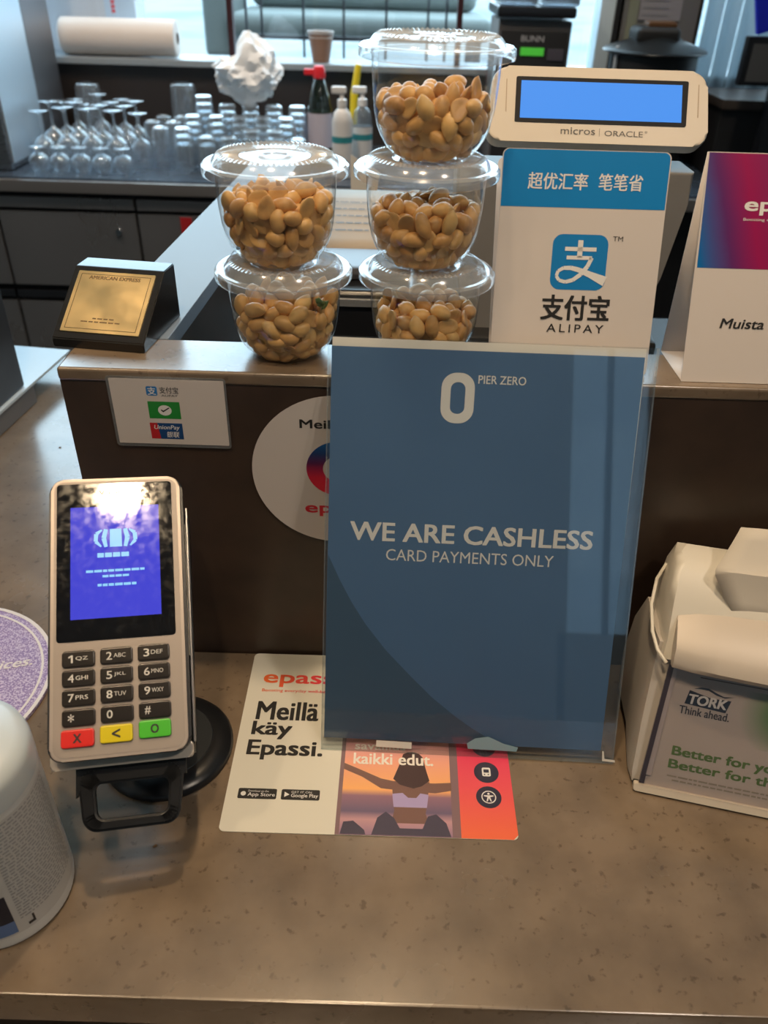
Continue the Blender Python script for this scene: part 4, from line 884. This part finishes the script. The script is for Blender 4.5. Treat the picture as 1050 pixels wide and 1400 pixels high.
# door frame panel, paper, dark grinder, curtains, monitor right
dr = thing('grey_door', 'grey door leaf with a posted sheet behind the customer display', 'door', (0, 2.5, 0))
xa, xb = at(842, 40, 2.5).x, at(952, 40, 2.5).x
link('leaf', B(xa, xb, 0, .03, -.045, 1.5), mat('door_grey', (.17, .17, .165), .5), dr)
link('frame_strip', B(xa-.012, xa+.004, -.01, .03, -.045, 1.5), MBLACK, dr); link('frame_strip', B(xb-.004, xb+.004, -.01, .03, -.045, 1.5), MBLACK, dr)
link('pale_strip', B(xa+.03, xa+.06, -.004, 0, -.04, 1.5), mat('strip_olive', (.25, .27, .2), .5), dr)
link('posted_sheet', B(at(875, 10, 2.5).x, at(932, 10, 2.5).x, -.004, 0, at(900, 28, 2.5).z, at(900, 28, 2.5).z+.22), mat('sheet_grey', (.32, .31, .33), .6), dr)
bm = bmesh.new(); zz = at(900, 28, 2.5).z; xx = at(875, 10, 2.5).x
for k in range(3): box(bm, xx+.01, xx+.09, -.0052, -.0045, zz+.012+k*.02, zz+.016+k*.02)
link('small_print', bm, mat('print_grey', (.25, .25, .26), .5), dr)
p = at(897, 60, 2.3); za = lambda py: at(897, py, 2.3).z-BZ
GR = thing('hat_shaped_appliance', 'black juicer-like appliance with a wide shiny dish before the grey door', 'appliance', (p.x, 2.3, BZ))
link('body', L_([(0, 0), (.13, 0), (.135, .01), (.13, za(72)), (.07, za(68)), (0, za(68))], 32), MBLACK, GR)
link('dish', L_([(.05, za(70)), (.14, za(73)), (.155, za(70)), (.15, za(66)), (.08, za(54)), (.05, za(46))], 40), mat('gloss_black', (.012, .014, .016), .3, spec=.2), GR)
link('motor_head', B(-.075, .055, -.06, .06, za(60), za(36), bev=.015, seg=3), MBLACK, GR)
link('wooden_knob', B(-.04, .045, -.03, .03, za(37), za(29), bev=.004), mat('knob_wood', (.12, .055, .02), .5), GR)
link('white_stick', T_([(-.125, -.05, 0.0), (-.125, -.05, za(62))], .006, 10), mat('stick_white', (.6, .65, .7), .4), GR)
cw = mat('curtain_white', (.62, .72, .78), .7)
for m_ in (cw, mat('white_film', (.80, .80, .80), .45)):       # thin cloth and film also let daylight through
    nt = m_.node_tree; b_ = nt.nodes['Principled BSDF']; tr_ = nt.nodes.new('ShaderNodeBsdfTranslucent'); tr_.inputs[0].default_value = (.7, .78, .82, 1)
    ms = nt.nodes.new('ShaderNodeMixShader'); ms.inputs[0].default_value = .35 if m_ is cw else .12; nt.links.new(b_.outputs[0], ms.inputs[1]); nt.links.new(tr_.outputs[0], ms.inputs[2]); nt.links.new(ms.outputs[0], nt.nodes['Material Output'].inputs[0])
for k, (a, b2) in enumerate(((956, 979), (980, 1003), (1004, 1030), (1031, 1062), (1063, 1100))):
    x0, x1 = at(a, 60, 2.52).x, at(b2, 60, 2.52).x; bm = bmesh.new(); rs = []
    for i in range(9):
        u = i/8; rs.append([bm.verts.new((x0+(x1-x0)*u, .012*math.sin(u*math.pi), z)) for z in (-.04, 1.5)])
    for c1, c2 in zip(rs, rs[1:]): bm.faces.new((c1[0], c2[0], c2[1], c1[1]))
    o = link('curtain_strip', bm, cw); o.location = (0, 2.52, 0); o.modifiers.new('cloth', 'SOLIDIFY').thickness = .003
    tag(o, 'white vertical blind strip, %s from the left beside the grey door' % ORD[k], 'blind', 'white blind strips at right')
p = at(1060, 85, 2.1); za = lambda py: at(1040, py, 2.1).z-BZ
MN = thing('black_monitor', 'black framed monitor back at the upper right edge', 'monitor', (p.x, 2.1, BZ))
xa = at(1016, 85, 2.1).x-p.x
link('shell', B(xa, .2, 0, .03, za(118), za(50), bev=.004), BLACKP, MN); link('panel', B(xa+.018, .18, -.002, .0, za(112), za(60)), mat('panel_grey', (.09, .09, .09), .5), MN)
link('stand', B(.02, .07, .005, .05, .012, za(110)), BLACKP, MN); link('foot', B(-.04, .12, -.04, .1, 0, .012, bev=.003), BLACKP, MN)
bl = link('blue_folder', B(0, .12, 0, .02, 0, .1, bev=.002), mat('folder_blue', (.01, .02, .6), .4)); q = at(1036, 48, 2.14); bl.location = (q.x, 2.14, q.z-.0); bl.rotation_euler = (0, R(-18), 0)
tag(bl, 'bright blue folder corner above the black monitor', 'folder')
# dark equipment under the window at right
EQ = thing('dark_cabinet', 'black low cabinet on the back bar behind the tent card', 'cabinet', (0, 2.2, BZ))
za = lambda py: at(1000, py, 2.2).z-BZ
link('case', B(at(985, 160, 2.2).x, at(985, 160, 2.2).x+.9, 0, .26, 0, za(150), bev=.006), MBLACK, EQ)
link('lid', B(at(985, 160, 2.2).x-.005, at(985, 160, 2.2).x+.9, -.01, .27, za(150), za(136), bev=.004), mat('lid_brown', (.06, .045, .035), .4), EQ)

# crumbs on the counter
for px_, py_, lab in ((82, 612, 'tiny brown crumb on the counter left of the upstand'), (212, 1157, 'tiny pale crumb on the counter below the terminal handle')):
    d = Fv + Rv*((px_-525)/FPX) - Uv*((py_-700)/FPX); q = CP + d*(-CP.z/d.z)
    bm = bmesh.new(); bmesh.ops.create_icosphere(bm, subdivisions=1, radius=1)
    for v in bm.verts: v.co = Vector((v.co.x*.0019, v.co.y*.0009, v.co.z*.0007+.0007))
    o = link('crumb', bm, mat('crumb_brown', (.22, .12, .05) if py_ < 1000 else (.5, .38, .25), .8)); o.location = (q.x, q.y, 0); o.rotation_euler = (0, 0, R(35)); tag(o, lab, 'crumb')
